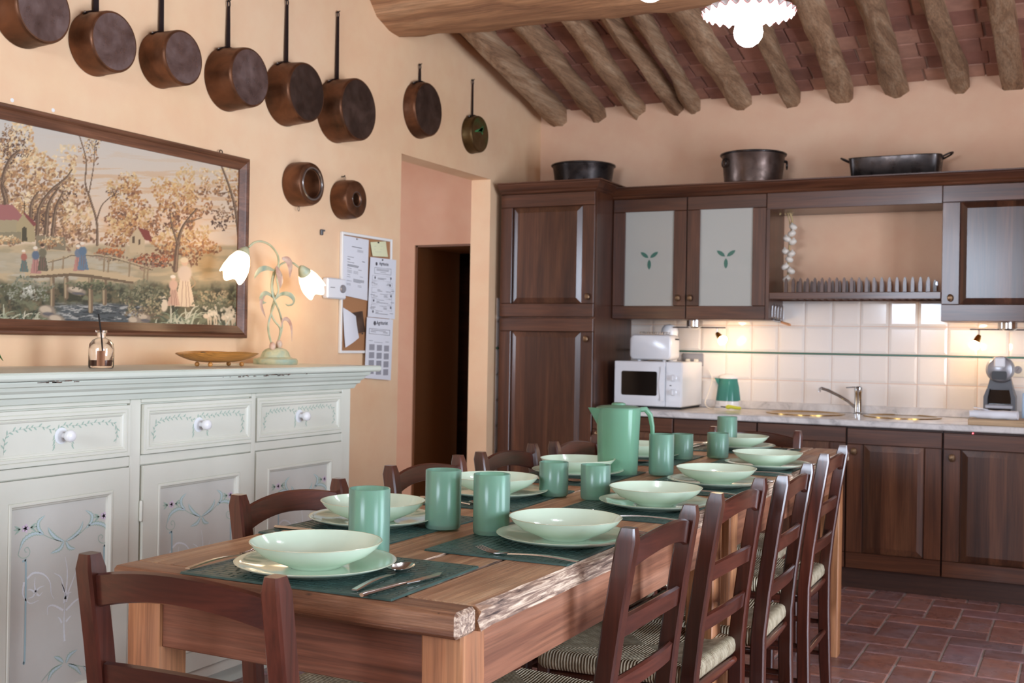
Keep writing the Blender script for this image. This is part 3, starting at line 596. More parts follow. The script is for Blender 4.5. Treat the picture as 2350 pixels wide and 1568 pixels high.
# ================================================================== tables
XL, XRT, TZ = -1.529, -0.825, 0.80
def table(y0, y1, label, first):
    r_ = root('farmhouse_table', ((XL + XRT) / 2, (y0 + y1) / 2, 0), label, 'table', 'two farmhouse tables set end to end')
    bb = 0.062 if first else 0.0
    e0 = y0 + bb
    ws = [0.165, 0.135, 0.15, 0.12, 0.134]; x = XL; rr = random.Random(int(y0 * 10))
    for wi in ws:
        s_ = (XRT - XL) / sum(ws) * wi; m = MB()
        N = 26; dz = rr.uniform(-.0012, .0004)
        last = abs(x + s_ - XRT) < 1e-6 or x == XL
        # plank with slightly worn, uneven long edges
        for i in range(N + 1):
            y = e0 + .0012 + (y1 - e0 - .0024) * i / N
            wr = rr.gauss(0, .0016) if x + s_ > XRT - 1e-6 else 0; wl = rr.gauss(0, .0012) if x == XL else 0
            ed = abs(rr.gauss(0, .0022)) if (x + s_ > XRT - 1e-6) else .001
            m.v += [(x + .0008 + wl, y, TZ - .04), (x + .0008 + wl, y, TZ - .003 + dz), (x + .004 + wl, y, TZ + dz), (x + s_ - .006 - ed, y, TZ + dz), (x + s_ - .0008 + wr, y, TZ - .007 - ed + dz), (x + s_ - .0008 - wr * .6, y, TZ - .024), (x + s_ - .0008 + wr, y, TZ - .04)]
        for i in range(N):
            for q in range(7): m.f.append((i * 7 + q, i * 7 + (q + 1) % 7, i * 7 + 7 + (q + 1) % 7, i * 7 + 7 + q))
        m.f += [tuple(range(7)), tuple(range(N * 7 + 6, N * 7 - 1, -1))]
        part('plank', m, 'pine_top', r_, 40); x += s_
    if first: part('end_board', MB().box(XL, XRT - .003, y0, e0 - .001, TZ - .042, TZ - .0005, .006), 'pine_end', r_, None, 'cross board with grey end grain')
    lw = .074; ax, bx = XL + .002, XRT - .014
    za = .655
    for (lx, ly) in ((ax, y0 + .036), (bx - lw, y0 + .036), (ax, y1 - .036 - lw), (bx - lw, y1 - .036 - lw)):
        m = MB(); N = 10
        for i in range(N + 1):
            z = (TZ - .04) * i / N; k = lw * (.93 + .07 * min(1, i / 5)); o_ = .004
            x0 = lx if lx == ax else lx + lw - k; 
            for (u, v) in ((o_, 0), (k - o_, 0), (k, o_), (k, k - o_), (k - o_, k), (o_, k), (0, k - o_), (0, o_)): m.v.append((x0 + u + rr.gauss(0, .0006), ly + v + rr.gauss(0, .0006), z))
        for i in range(N):
            for q in range(8): m.f.append((i * 8 + q, i * 8 + (q + 1) % 8, i * 8 + 8 + (q + 1) % 8, i * 8 + 8 + q))
        m.f += [tuple(range(8)), tuple(range(N * 8 + 7, N * 8 - 1, -1))]
        part('leg', m, 'pine_leg', r_, 40)
    for xx in (ax + .006, bx - .030): part('apron', MB().box(xx, xx + .024, y0 + .036 + lw, y1 - .036 - lw, za, TZ - .04, .002), 'pine_apron', r_, None)
    for yy in (y0 + .046, y1 - .07): part('apron', MB().box(ax + lw, bx - lw, yy, yy + .024, za, TZ - .04, .002), 'pine_apron_x', r_, None)
table(1.481, 2.948, 'worn pine farmhouse table with plank top, beside the painted sideboard', True)
table(2.952, 4.63, 'pine farmhouse table closest to the kitchen units, continuing the first one', False)

# ================================================================== chairs
def chair():
    r_ = root('rush_seat_chair', (0, 0, 0), 'x', 'chair', 'rush-seated chairs around the tables')
    HT = .868
    def bent(x, top):
        path = [(x * (1.06), .19, 0), (x * 1.05, .183, .12), (x * 1.03, .178, .30), (x * 1.02, .178, .44), (x * 1.01, .190, .56), (x, .212, .72), (x, .232, .845), (x, .2345, HT)]
        m = MB(); a, b = .0165, .019; n = 8
        for i, (px, py, pz) in enumerate(path):
            s_ = .86 if i == 0 else 1.0; t_ = .72 if i == len(path) - 1 else 1.0
            for u, v in ((-a + .004, -b), (a - .004, -b), (a, -b + .004), (a, b - .004), (a - .004, b), (-a + .004, b), (-a, b - .004), (-a, -b + .004)):
                m.v.append((px + u * s_ * t_, py + v * s_ * t_, pz))
        k = len(path)
        for i in range(k - 1):
            for q in range(n): m.f.append((i * n + q, i * n + (q + 1) % n, i * n + n + (q + 1) % n, i * n + n + q))
        m.f += [tuple(range(n)), tuple(range(k * n - 1, k * n - n - 1, -1))]
        return m
    for s_ in (-1, 1): part('post', bent(s_ * .176, HT), 'chair_wood', r_, 38)
    for s_ in (-1, 1):
        m = MB(); n = 4
        m.box(s_ * .190 - .0165, s_ * .190 + .0165, -.205, -.172, 0, .462, .004); part('leg', m, 'chair_wood', r_, None)
    def slat(zb, h, arch_t, arch_b, y0, th=.014):
        N = 14; m = MB()
        for i in range(N + 1):
            u = -1 + 2 * i / N; x = u * .168; c = 1 - u * u; bow = .016 * c
            zl = zb + arch_b * c; zh = zb + h + arch_t * c; lean = .132
            for (z, dy) in ((zl + .003, -th / 2), (zh - .003, -th / 2), (zh, 0), (zh - .003, th / 2), (zl + .003, th / 2), (zl, 0)):
                m.v.append((x, y0 + bow + dy + (z - zb) * lean, z))
        for i in range(N):
            for q in range(6): m.f.append((i * 6 + q, i * 6 + (q + 1) % 6, i * 6 + 6 + (q + 1) % 6, i * 6 + 6 + q))
        m.f += [tuple(range(6)), tuple(range(N * 6 + 5, N * 6 - 1, -1))]
        return m
    part('top_rail', slat(.782, .054, .020, .026, .2235), 'chair_rail', r_, 40)
    part('slat', slat(.652, .044, .010, .012, .205), 'chair_rail', r_, 40)
    part('slat', slat(.535, .042, .008, .010, .191), 'chair_rail', r_, 40)
    # woven rush seat wrapped over the seat rails
    out = []; K = 12
    def corner(cx, cy, a0):
        for i in range(K // 2 + 1):
            a = a0 + (PI / 2) * i / (K // 2); out.append((cx + .022 * math.cos(a), cy + .022 * math.sin(a)))
    corner(.196, -.182, -PI / 2); corner(.166, .158, 0); corner(-.166, .158, PI / 2); corner(-.196, -.182, PI)
    dense = []
    for i in range(len(out)):
        p, q = out[i], out[(i + 1) % len(out)]; L = math.hypot(q[0] - p[0], q[1] - p[1]); k = max(1, int(L / .03))
        for j in range(k): dense.append((p[0] + (q[0] - p[0]) * j / k, p[1] + (q[1] - p[1]) * j / k))
    n = len(dense); m = MB()
    for sc, z in ((.84, .410), (.965, .412), (1.0, .422), (1.005, .436), (.985, .450), (.95, .4555), (.88, .456), (.7, .452), (.45, .448), (.2, .447)):
        m.v += [(x * sc, (y + .005) * sc - .005, z) for x, y in dense]
    for i in range(9):
        for q in range(n): m.f.append((i * n + q, i * n + (q + 1) % n, i * n + n + (q + 1) % n, i * n + n + q))
    m.v.append((0, -.005, .447)); c = len(m.v) - 1
    m.f += [(9 * n + q, 9 * n + (q + 1) % n, c) for q in range(n)] + [tuple(range(n - 1, -1, -1))]
    part('rush_seat', m, 'rush', r_, 60, 'pale woven rush seat')
    for (a, b, rad) in (((-.19, -.188, .398), (.19, -.188, .398), .012), ((-.178, .176, .398), (.178, .176, .398), .012), ((-.19, -.188, .398), (-.178, .178, .398), .012), ((.19, -.188, .398), (.178, .178, .398), .012),
                        ((-.19, -.188, .29), (.19, -.188, .29), .0105), ((-.19, -.188, .19), (.19, -.188, .19), .0105), ((-.186, .18, .22), (.186, .18, .22), .0105),
                        ((-.19, -.188, .25), (-.184, .18, .25), .0105), ((.19, -.188, .25), (.184, .18, .25), .0105), ((-.19, -.188, .14), (-.186, .184, .14), .0105), ((.19, -.188, .14), (.186, .184, .14), .0105)):
        A, B = Vector(a), Vector(b); part('stretcher', MB().tube([A, A.lerp(B, .3), A.lerp(B, .5), A.lerp(B, .7), B], [rad * .75, rad, rad * 1.12, rad, rad * .75], 8), 'chair_rail' if abs(a[0] - b[0]) > .1 else 'chair_wood', r_, 60)
    return r_
CH = [((1440, 1212), (1588, 1158), -90, 'rush-seated ladder-back chair by table end board, kitchen-side row across from sideboard', 0),
      ((1636, 1133), (1752, 1096), -90, 'ladder-back rush chair by the table joint, across from sideboard', 0),
      ((1803, 1098), (1866, 1060), -90, 'ladder-back rush chair just past the table joint, across from sideboard', 0),
      ((1893, 1042), (1934, 1022), -90, 'ladder-back rush chair nearest the base cupboards, its post beside the pale table leg', 0),
      ((200, 1270), (640, 1322), 180, 'dark ladder-back chair with scuffed posts at the table head by the sideboard', 0),
      ((540, 1133), (786, 1100), 90, 'rush chair in front of the sideboard, nearest the scuffed head chair', 0),
      ((890, 1068), (1058, 1045), 90, 'rush chair between table and wall, just past the sideboard end', 0),
      ((1100, 1037), (1225, 1018), 90, 'rush chair in front of the doorway, before the tall cupboard', 0),
      ((1270, 1012), (1370, 999), 90, 'rush chair in front of the tall cupboard behind the jug', 0),
      ((1632, 978), (1838, 990), 0, 'rush chair at the table head backing onto the sink cupboards', 0)]
CH[0] = CH[0][:3] + ('ladder-back rush chair across from the sideboard, beside the table end board', 0)
proto = chair()
for i, (a, b, rot, lb, _) in enumerate(CH):
    A, B = at(*a, 'z', .868), at(*b, 'z', .868)
    o = proto if i == 0 else copy_tree(proto)
    M_ = (A + B) / 2; d = B - A
    base = {-90: PI / 2, 90: PI / 2, 180: 0, 0: 0}[rot]
    tilt = max(-.05, min(.05, math.atan2(d.y, d.x) - base))
    ang = math.radians(rot) + tilt * .6
    if i == 2: M_.x -= .012
    o.rotation_euler = (0, 0, ang); o.location = (M_.x + math.sin(ang) * .234, M_.y - math.cos(ang) * .234, 0)
    o['label'] = lb

# ================================================================== table setting
def placemat():
    """basket-woven green strips: raised flat staves staggered row by row on a thin backing"""
    r_ = root('placemat', (0, 0, 0), 'x', 'placemat', 'woven green placemats')
    L, Wd = .42, .30
    part('backing', MB().box(-L / 2, L / 2, -Wd / 2, Wd / 2, 0, .0018), 'mat_green', r_, None)
    m = MB(); nx, ny = 13, 20; sx, sy = (L - .014) / nx, (Wd - .014) / ny
    for j in range(ny):
        off = (j % 2) * sx / 2 + (sx / 4 if j % 4 > 1 else 0)
        x = -L / 2 + .007 - off
        while x < L / 2 - .007:
            a, b = max(x, -L / 2 + .007), min(x + sx, L / 2 - .007)
            if b - a > .004: m.box(a + .0009, b - .0009, -Wd / 2 + .007 + j * sy + .0006, -Wd / 2 + .007 + (j + 1) * sy - .0006, .0008, .0038, .0011)
            x += sx
    part('woven_strips', m, 'mat_green', r_, None, kind='stuff')
    for (a, b, c, d) in ((-L / 2, L / 2, -Wd / 2, -Wd / 2 + .007), (-L / 2, L / 2, Wd / 2 - .007, Wd / 2), (-L / 2, -L / 2 + .007, -Wd / 2 + .007, Wd / 2 - .007), (L / 2 - .007, L / 2, -Wd / 2 + .007, Wd / 2 - .007)):
        part('hem', MB().box(a, b, c, d, .0002, .0038, .001), 'mat_green', r_, None)
    return r_
def bowl():
    pr = [(0, .0), (.040, 0), (.044, -.0002), (.047, .003), (.070, .0125), (.092, .0225), (.106, .0345), (.1130, .0435), (.1140, .0450), (.1122, .0455), (.1096, .043), (.101, .033), (.086, .0215), (.062, .0115), (.035, .007), (0, .0058)]
    o = single('pasta_bowl', MB().lathe(pr, 56), 'celadon', 'x', 'bowl', 'celadon pasta bowls', org=(0, 0, 0), smooth=50)
    pts = [(.1138 * math.cos(2 * PI * k / 56), .1138 * math.sin(2 * PI * k / 56), .0451) for k in range(56)]
    part('rim', MB().tube(pts, .0007, 6, closed=True), 'celadon_rim', o, 60, 'thin brownish unglazed rim'); return o
def plate():
    pr = [(0, .002), (.07, .002), (.074, 0), (.078, 0), (.082, .003), (.105, .007), (.128, .0135), (.1385, .018), (.1395, .0192), (.1375, .0196), (.126, .0158), (.104, .0105), (.085, .0075), (0, .0068)]
    o = single('dinner_plate', MB().lathe(pr, 56), 'celadon', 'x', 'plate', 'celadon dinner plates', org=(0, 0, 0), smooth=50)
    pts = [(.1388 * math.cos(2 * PI * k / 56), .1388 * math.sin(2 * PI * k / 56), .0192) for k in range(56)]
    part('rim', MB().tube(pts, .0006, 6, closed=True), 'celadon_rim', o, 60, 'thin brownish unglazed rim'); return o
def handle_strip(L0, L1, w0, w1, t=.0022, lift=.004, n=12):
    m = MB()
    for i in range(n + 1):
        u = i / n; x = L0 + (L1 - L0) * u; w_ = w0 + (w1 - w0) * u; z = .002 + lift * math.sin(PI * min(1, u * 1.0))
        m.v += [(x, -w_, z), (x, w_, z), (x, w_ * .8, z + t), (x, -w_ * .8, z + t)]
    for i in range(n):
        for q in range(4): m.f.append((i * 4 + q, i * 4 + (q + 1) % 4, i * 4 + 4 + (q + 1) % 4, i * 4 + 4 + q))
    m.f += [(0, 1, 2, 3), (n * 4 + 3, n * 4 + 2, n * 4 + 1, n * 4)]
    return m
def spoon():
    r_ = root('spoon', (0, 0, 0), 'x', 'spoon', 'steel spoons')
    part('handle', handle_strip(-.105, .035, .0055, .0032), 'steel', r_, 40)
    def f(u, v):
        a = 2 * PI * u; k = v; x = .066 + .034 * k * math.cos(a); wv = .0215 * (1 - .18 * math.cos(a)); y = wv * k * math.sin(a); return (x, y, .0015 + .0085 * k * k)
    m = MB().grid(28, 8, f, True)
    m2 = MB().grid(28, 8, lambda u, v: (f(u, v)[0], f(u, v)[1], f(u, v)[2] + .0012), True); m.add(m2.v, m2.f)
    m.f += [(7 * 28 + q, 7 * 28 + (q + 1) % 28, 15 * 28 + (q + 1) % 28, 15 * 28 + q) for q in range(28)]
    part('spoon_bowl', m, 'steel', r_, 60); return r_
def fork():
    r_ = root('fork', (0, 0, 0), 'x', 'fork', 'steel forks')
    part('handle', handle_strip(-.105, .040, .0055, .003), 'steel', r_, 40)
    m = MB()
    def zz(x): return .0035 + .0075 * math.sin(PI * max(0, min(1, (x - .035) / .065))) * (1 if x < .07 else .75) * -.4 + (max(0, x - .08) * .25) + .002
    xs = [.036, .046, .056, .064]; ws = [.003, .008, .0115, .012]
    for x, w_ in zip(xs, ws): m.v += [(x, -w_, zz(x)), (x, w_, zz(x)), (x, w_, zz(x) + .0016), (x, -w_, zz(x) + .0016)]
    for i in range(3):
        for q in range(4): m.f.append((i * 4 + q, i * 4 + (q + 1) % 4, i * 4 + 4 + (q + 1) % 4, i * 4 + 4 + q))
    m.f += [(0, 1, 2, 3), (15, 14, 13, 12)]
    part('neck', m, 'steel', r_, 40)
    for k in range(4):
        y = -.0102 + k * .0068; m = MB().tube([(x, y, zz(x) + .0008) for x in (.062, .075, .09, .104)], [.0016, .0015, .0013, .0007], 6); part('tine', m, 'steel', r_, 60)
    return r_
def knife():
    r_ = root('knife', (0, 0, 0), 'x', 'knife', 'steel table knives')
    part('handle', MB().tube([(-.11, 0, .0045), (-.10, 0, .0045), (-.02, 0, .0045), (0, 0, .0045)], [.0045, .0058, .0045, .0035], 8, flat=.7), 'steel', r_, 50)
    part('blade', MB().prism([(0, -.004), (.03, -.008), (.085, -.008), (.105, .002), (.10, .006), (0, .004)], 'z', .0035, .0048), 'steel', r_, None); return r_
P_mat, P_bowl, P_plate, P_spoon, P_fork, P_knife = placemat(), bowl(), plate(), spoon(), fork(), knife(); used = set()
def put(p, loc, rz, lb):
    if p.name in used: o = copy_tree(p)
    else: o = p; used.add(p.name)
    o.location = loc; o.rotation_euler = (0, 0, rz); o['label'] = lb; return o
zm = TZ + .0004
RIMZ = .0004 + TZ + .0038 + .0068 + .0451
# seat, rim centre in the photo, direction the sitter faces, wording
ST = [((701, 1247), 90, 'at the table head by the end board'), ((857, 1148), 0, 'at the first place on the sideboard side'), ((1139, 1093), 0, 'at the second place on the sideboard side'), ((1326, 1052), 0, 'on the sideboard side just short of the jug'), ((1428, 1017), 0, 'on the sideboard side half hidden behind the jug'),
      ((1301, 1186), 180, 'across from the sideboard, at the place closest to the end board'), ((1505, 1117), 180, 'across from the sideboard, at the table joint'), ((1644, 1073), 180, 'across from the jug, past the table joint'), ((1764, 1038), 180, 'across from the tall cupboard, last before the far head'), ((1696, 1000), -90, 'at the table head by the sink cupboards')]
for k, ((px, py), fa, wd) in enumerate(ST):
    c = at(px, py, 'z', RIMZ); a = math.radians(fa); f = Vector((math.cos(a), math.sin(a), 0)); s_ = Vector((-f.y, f.x, 0))   # f: sitter looks this way, s_: sitter's left
    if fa == 0: c.x = max(-1.395, min(-1.365, c.x))
    if fa == 180: c.x = min(c.x, -.928)
    if k == 0: c.y = max(c.y, 1.612)
    if k == 4: c.y = 3.79
    mc = c + f * (.0 if abs(fa) != 90 else -.0); mc = Vector((mc.x, mc.y, zm))
    if fa == 180: mc.x = -.984
    if fa == 0: mc.x = -1.372
    if k == 0: mc = Vector((-1.168, 1.640, zm))
    tw = random.gauss(0, .02)
    put(P_mat, mc, a - PI / 2 + tw, 'woven dark green placemat ' + wd)
    put(P_plate, (c.x, c.y, zm + .0038), 0, 'pale green dinner plate ' + wd)
    put(P_bowl, (c.x, c.y, zm + .0038 + .0068), 0, 'pale green pasta bowl ' + wd)
    zt = zm + .0039; j = lambda: random.gauss(0, .006)
    def lay(p, side, along, rz, lb):
        q = c + s_ * side + f * along; put(p, (q.x, q.y, zt), rz, lb)
    lay(P_fork, .188 + j() * .3, -.01 + j(), a + random.gauss(0, .07), 'steel fork ' + wd)
    if k == 0:
        p0, p1 = at(772, 1362, 'z', zt), at(945, 1292, 'z', zt); d = p1 - p0; put(P_spoon, p0 + d * .51 + Vector((.022, -.012, 0)), math.atan2(d.y, d.x), 'steel spoon ' + wd); bpy.context.view_layer.update()
        p0, p1 = at(820, 1364, 'z', zt), at(978, 1321, 'z', zt); d = p1 - p0; put(P_knife, p0 + d * .51 + Vector((.022, 0, 0)), math.atan2(d.y, d.x), 'steel table knife ' + wd)
    else:
        lay(P_knife, -.158 + j() * .3, -.02 + j(), a + random.gauss(0, .05), 'steel table knife ' + wd)
        lay(P_spoon, -.185 + j() * .3, .0 + j(), a + random.gauss(0, .06), 'steel spoon ' + wd)
def tumbler(h):
    R = .0385
    pr = [(0, .0), (R - .003, 0), (R - .0005, .003), (R, .01), (R, h - .001), (R - .0008, h), (R - .0022, h - .001), (R - .0024, .009), (R - .006, .006), (0, .006)]
    return single('tumbler', MB().lathe(pr, 40), 'glass_mint', 'x', 'tumbler', 'frosted mint tumblers', org=(0, 0, 0), smooth=50)
tall, short = tumbler(.125), tumbler(.088)
GL = [(tall, (846, 1280), 'at the table head plate'), (tall, (1016, 1217), 'beside the first bowl on the sideboard side'), (tall, (1127, 1230), 'at the place across from it, next to the spoon'), (short, (1270, 1142), 'by the second sideboard-side bowl'), (short, (1366, 1150), 'by the bowl at the table joint'),
      (tall, (1517, 1094), 'beside the jug handle'), (short, (1565, 1058), 'behind the tumbler at the jug handle'), (short, (1647, 1055), 'by the far corner bowl'), (tall, (1668, 1035), 'at the table head by the sink')]
for p, (px, py), wd in GL:
    c = at(px, py - 4, 'z', TZ + .003); put(p, (c.x, c.y, TZ + .0045), random.uniform(0, 6), ('tall ' if p is tall else 'short ') + 'frosted mint green tumbler ' + wd)
# jug
b = at(1417, 1090, 'z', TZ); b = Vector((b.x, b.y, TZ + .001)); H = .205
r_ = root('jug', b, 'tall translucent green lidded jug with curved handle', 'jug')
pr = [(0, 0), (.058, 0), (.0605, .004), (.062, .02), (.0655, .12), (.069, H), (.0666, H), (.063, .12), (.0595, .02), (.056, .006), (0, .006)]
m = MB().lathe(pr, 40, tuple(b)); part('jug_body', m, 'jug_mint', r_, 50)
u = (_r0 * 1.0).normalized()           # handle to one side, spout to the other, roughly along the camera's right
hd = Vector((math.cos(.10) * u.x - math.sin(.10) * u.y, math.sin(.10) * u.x + math.cos(.10) * u.y, 0))
def hp(o_, z): return b + hd * o_ + Vector((0, 0, z))
part('handle', MB().tube([hp(.062, H - .004), hp(.085, H - .002), hp(.100, H - .02), hp(.107, H - .055), hp(.109, H - .09), hp(.114, H - .115), hp(.124, H - .135)], [.011, .012, .011, .0095, .0085, .007, .004], 10, flat=.75), 'jug_mint', r_, 60)
sp = MB(); q = hd.cross(Vector((0, 0, 1)))
A_, B_, C_, D_ = hp(-.064, H) + q * .03, hp(-.064, H) - q * .03, hp(-.096, H + .002), hp(-.0635, H - .055)
sp.add([A_, C_, B_, D_, hp(-.060, H) + q * .028, hp(-.090, H + .0015), hp(-.060, H) - q * .028, hp(-.061, H - .05)], [(0, 1, 3), (1, 2, 3), (4, 7, 5), (5, 7, 6), (0, 4, 5, 1), (1, 5, 6, 2)])
part('spout', sp, 'jug_mint', r_, None)
lid = part('lid', MB().lathe([(0, H + .012), (.02, H + .011), (.055, H + .008), (.0685, H + .003), (.0695, H - .001), (.0655, H - .003), (.0645, H - .035), (.062, H - .035), (.062, H + .001), (0, H + .006)], 40, tuple(b)), 'jug_mint', r_, 50)
part('lid_knob', MB().lathe([(.022, H + .011), (.021, H + .016), (.014, H + .018), (0, H + .018)], 20, tuple(b)), 'jug_mint', lid, 50)
# ================================================================== painted sideboard
SX, SY0, SY1 = -2.62, 1.50, 3.78
r_ = SB = root('sideboard', (-2.85, (SY0 + SY1) / 2, 0), 'long sage-white painted sideboard with floral drawers and doors', 'sideboard')
part('body', MB().box(XW + .006, SX - .014, SY0, SY1, .06, 1.008), 'paint_cream', r_, None)
part('plinth', MB().box(XW + .03, SX - .03, SY0 + .02, SY1 - .02, 0, .06), 'paint_sage', r_, None)
bays = [(1.546, 2.072), (2.098, 2.602), (2.648, 3.174), (3.198, 3.722)]
bays[1] = (2.096, 2.602)
edges = [(SY0, bays[0][0])] + [(bays[i][1], bays[i + 1][0]) for i in range(3)] + [(bays[3][1], SY1)]
for a, b in edges: part('stile', MB().box(SX - .014, SX, a + .001, b - .001, .06, 1.008, .002), 'paint_cream', r_, None)
for a, b in bays:
    part('rail', MB().box(SX - .014, SX, a, b, .803, .833, .002), 'paint_cream', r_, None)
    part('rail', MB().box(SX - .014, SX, a, b, .9965, 1.008, .002), 'paint_cream', r_, None)
    part('rail', MB().box(SX - .014, SX, a, b, .06, .098, .002), 'paint_cream', r_, None)
# stepped cornice and top board
st = [(0, 1.008), (.010, 1.010), (.014, 1.020), (.016, 1.026), (.026, 1.030), (.028, 1.040), (.038, 1.048), (.042, 1.058), (.052, 1.061), (.056, 1.070), (.056, 1.0745)]
m = MB()
for o_, z in st: m.v += [(XW + .006, SY0 - o_, z), (SX + o_, SY0 - o_, z), (SX + o_, SY1 + o_, z), (XW + .006, SY1 + o_, z)]
for i in range(len(st) - 1):
    for q in range(4): m.f.append((i * 4 + q, i * 4 + (q + 1) % 4, i * 4 + 4 + (q + 1) % 4, i * 4 + 4 + q))
m.f += [(3, 2, 1, 0), tuple(range(len(st) * 4 - 4, len(st) * 4))]
part('cornice', m, 'paint_sage', r_, None)
st = [(0, 1.0765), (.004, 1.080), (.006, 1.084), (.006, 1.094), (.003, 1.096), (.005, 1.098), (.003, 1.1)]
m = MB(); bx, by = -2.551, 3.878
for o_, z in st: m.v += [(XW + .004, SY0 - .1, z), (bx + o_, SY0 - .1, z), (bx + o_, by + o_, z), (XW + .004, by + o_, z)]
for i in range(len(st) - 1):
    for q in range(4): m.f.append((i * 4 + q, i * 4 + (q + 1) % 4, i * 4 + 4 + (q + 1) % 4, i * 4 + 4 + q))
m.f += [(3, 2, 1, 0), tuple(range(len(st) * 4 - 4, len(st) * 4))]
part('top_board', m, 'paint_sage', r_, None)
m = MB(); rr = random.Random(8)
for k in range(46):
    y = rr.choice([rr.uniform(2.2, 2.35), rr.uniform(2.95, 3.45), rr.uniform(3.0, 3.3)]); w_ = rr.uniform(.003, .016); zz = rr.choice([1.0725, 1.0722, 1.0765]); h = rr.uniform(.0012, .003); xx = SX + .0561 if zz < 1.075 else bx + .001
    m.box(xx - .003, xx + .0003, y, y + w_, zz - h, zz + .0006)
part('paint_chips', m, 'chip_brown', r_, None, 'chipped paint showing brown wood', kind='stuff')
def moulded(parent, name, y0, y1, z0, z1, x0, fr, deep, mat_f, mat_p):
    """drawer or door facing +x: framed front with a bead and a sunk panel, one continuous mesh for the frame"""
    st = [(0, 0), (.0015, .0), (fr - .020, 0), (fr - .018, -.002), (fr - .015, .002), (fr - .010, .002), (fr - .007, -.003), (fr - .003, -.005), (fr, -deep)] if fr > .06 else [(0, 0), (.0015, .0), (fr * .30, .0), (fr * .34, -.002), (fr * .40, 0.001), (fr * .62, .001), (fr * .68, -.003), (fr * .76, -.0045), (fr * .80, -.002), (fr * .92, -.004), (fr, -deep)]
    m = MB(); L = [(y0, z0, x0 - .016), (y1, z0, x0 - .016), (y1, z1, x0 - .016), (y0, z1, x0 - .016)]
    m.v += [(x0 - .016, a, b) for a, b, _ in L]
    for o_, d in st: m.v += [(x0 + d, y0 + o_, z0 + o_), (x0 + d, y1 - o_, z0 + o_), (x0 + d, y1 - o_, z1 - o_), (x0 + d, y0 + o_, z1 - o_)]
    n = len(st) + 1
    for i in range(n - 1):
        for q in range(4): m.f.append((i * 4 + q, i * 4 + (q + 1) % 4, i * 4 + 4 + (q + 1) % 4, i * 4 + 4 + q))
    m.f.append((0, 1, 2, 3))
    d_ = part(name, m, mat_f, parent, None)
    part('panel', MB().box(x0 - deep - .004, x0 - deep, y0 + fr, y1 - fr, z0 + fr, z1 - fr), mat_p, d_, None)
    return d_
def cat(pts, k=7):
    P = [Vector((p[0], p[1])) for p in pts]
    if len(P) == 2: return [P[0].lerp(P[1], i / k) for i in range(k + 1)]
    P = [P[0] * 2 - P[1]] + P + [P[-1] * 2 - P[-2]]; out = []
    for i in range(1, len(P) - 2):
        for j in range(k):
            t_ = j / k; a, b, c, d = P[i - 1:i + 3]
            out.append(0.5 * ((2 * b) + (c - a) * t_ + (2 * a - 5 * b + 4 * c - d) * t_ ** 2 + (3 * b - a - 3 * c + d) * t_ ** 3))
    return out + [P[-2]]
def ribbon(m, pts, w_, x, prof='leaf', saw=0):
    q = cat(pts); n = len(q); L = []; R_ = []
    for i, p in enumerate(q):
        t_ = (q[min(i + 1, n - 1)] - q[max(i - 1, 0)]); t_ = t_.normalized() if t_.length > 1e-9 else Vector((1, 0)); nn = Vector((-t_.y, t_.x))
        u = i / (n - 1); k = {'leaf': max(.12, math.sin(PI * min(1, .08 + u * .92)) ** .7), 'line': 1.0, 'taper': max(.15, 1 - .8 * u)}[prof] * w_ / 2
        if saw and i % 2: k *= 1 - saw
        L.append(p + nn * k); R_.append(p - nn * k)
    m.add([(x, a.x, a.y) for a in L] + [(x, a.x, a.y) for a in R_], [(i, i + 1, n + i + 1, n + i) for i in range(n - 1)])
# drawers
for k, (a, b) in enumerate(bays):
    xf = SX + .004 + (.006 if k == 2 else 0)
    d_ = moulded(r_, 'drawer', a + .002, b - .002, .8365, .9915, xf, .034, .007, 'paint_cream', 'paint_cream')
    yk, zk = (a + b) / 2, .914
    kn_ = MB().lathe([(0, xf - .007), (.008, xf - .007), (.0085, xf + .004), (.0155, xf + .012), (.018, xf + .021), (.0155, xf + .029), (.008, xf + .033), (0, xf + .034)], 20, (0, yk, zk), 'x')
    part('knob', kn_, 'porcelain', d_, 50, 'white porcelain knob')
    part('knob_rose', MB().lathe([(0, xf - .0068), (.024, xf - .0068), (.024, xf - .0060), (0, xf - .0060)], 24, (0, yk - .008, zk), 'x'), 'orn_white', d_, 40)
    m = MB(); rr = random.Random(k); xo = xf - .0063
    W2 = (b - a) / 2 - .05
    path = cat([(-W2, -.040), (-W2 + .002, -.010), (-W2 + .012, .016), (-W2 + .05, .026), (-.08, .030), (-.03, .017), (0, .030), (.05, .026), (.10, .031), (W2 - .04, .030), (W2 - .008, .022), (W2, .0), (W2 - .004, -.035)], 9)
    acc = 0; side = 1
    for p, q in zip(path, path[1:]):
        acc += (q - p).length
        if acc > .0085:
            acc = 0; side = -side; an = math.atan2(q.y - p.y, q.x - p.x) + side * .75; l_ = rr.uniform(.010, .016)
            ribbon(m, [(yk + p.x, zk + p.y), (yk + p.x + math.cos(an) * l_, zk + p.y + math.sin(an) * l_)], .0042, xo)
    ribbon(m, [(yk + p.x, zk + p.y) for p in path[::6]], .0008, xo, 'line')
    for sg in (-1, 1):
        for j in range(6): ribbon(m, [(yk + sg * .030, zk + .005 - j * .007), (yk + sg * (.036 + .003 * (j % 2)), zk - .004 - j * .0075)], .0035, xo)
    part('painted_garland', m, 'orn_leaf', d_, None, 'hand-painted green leaf garland', kind='stuff')
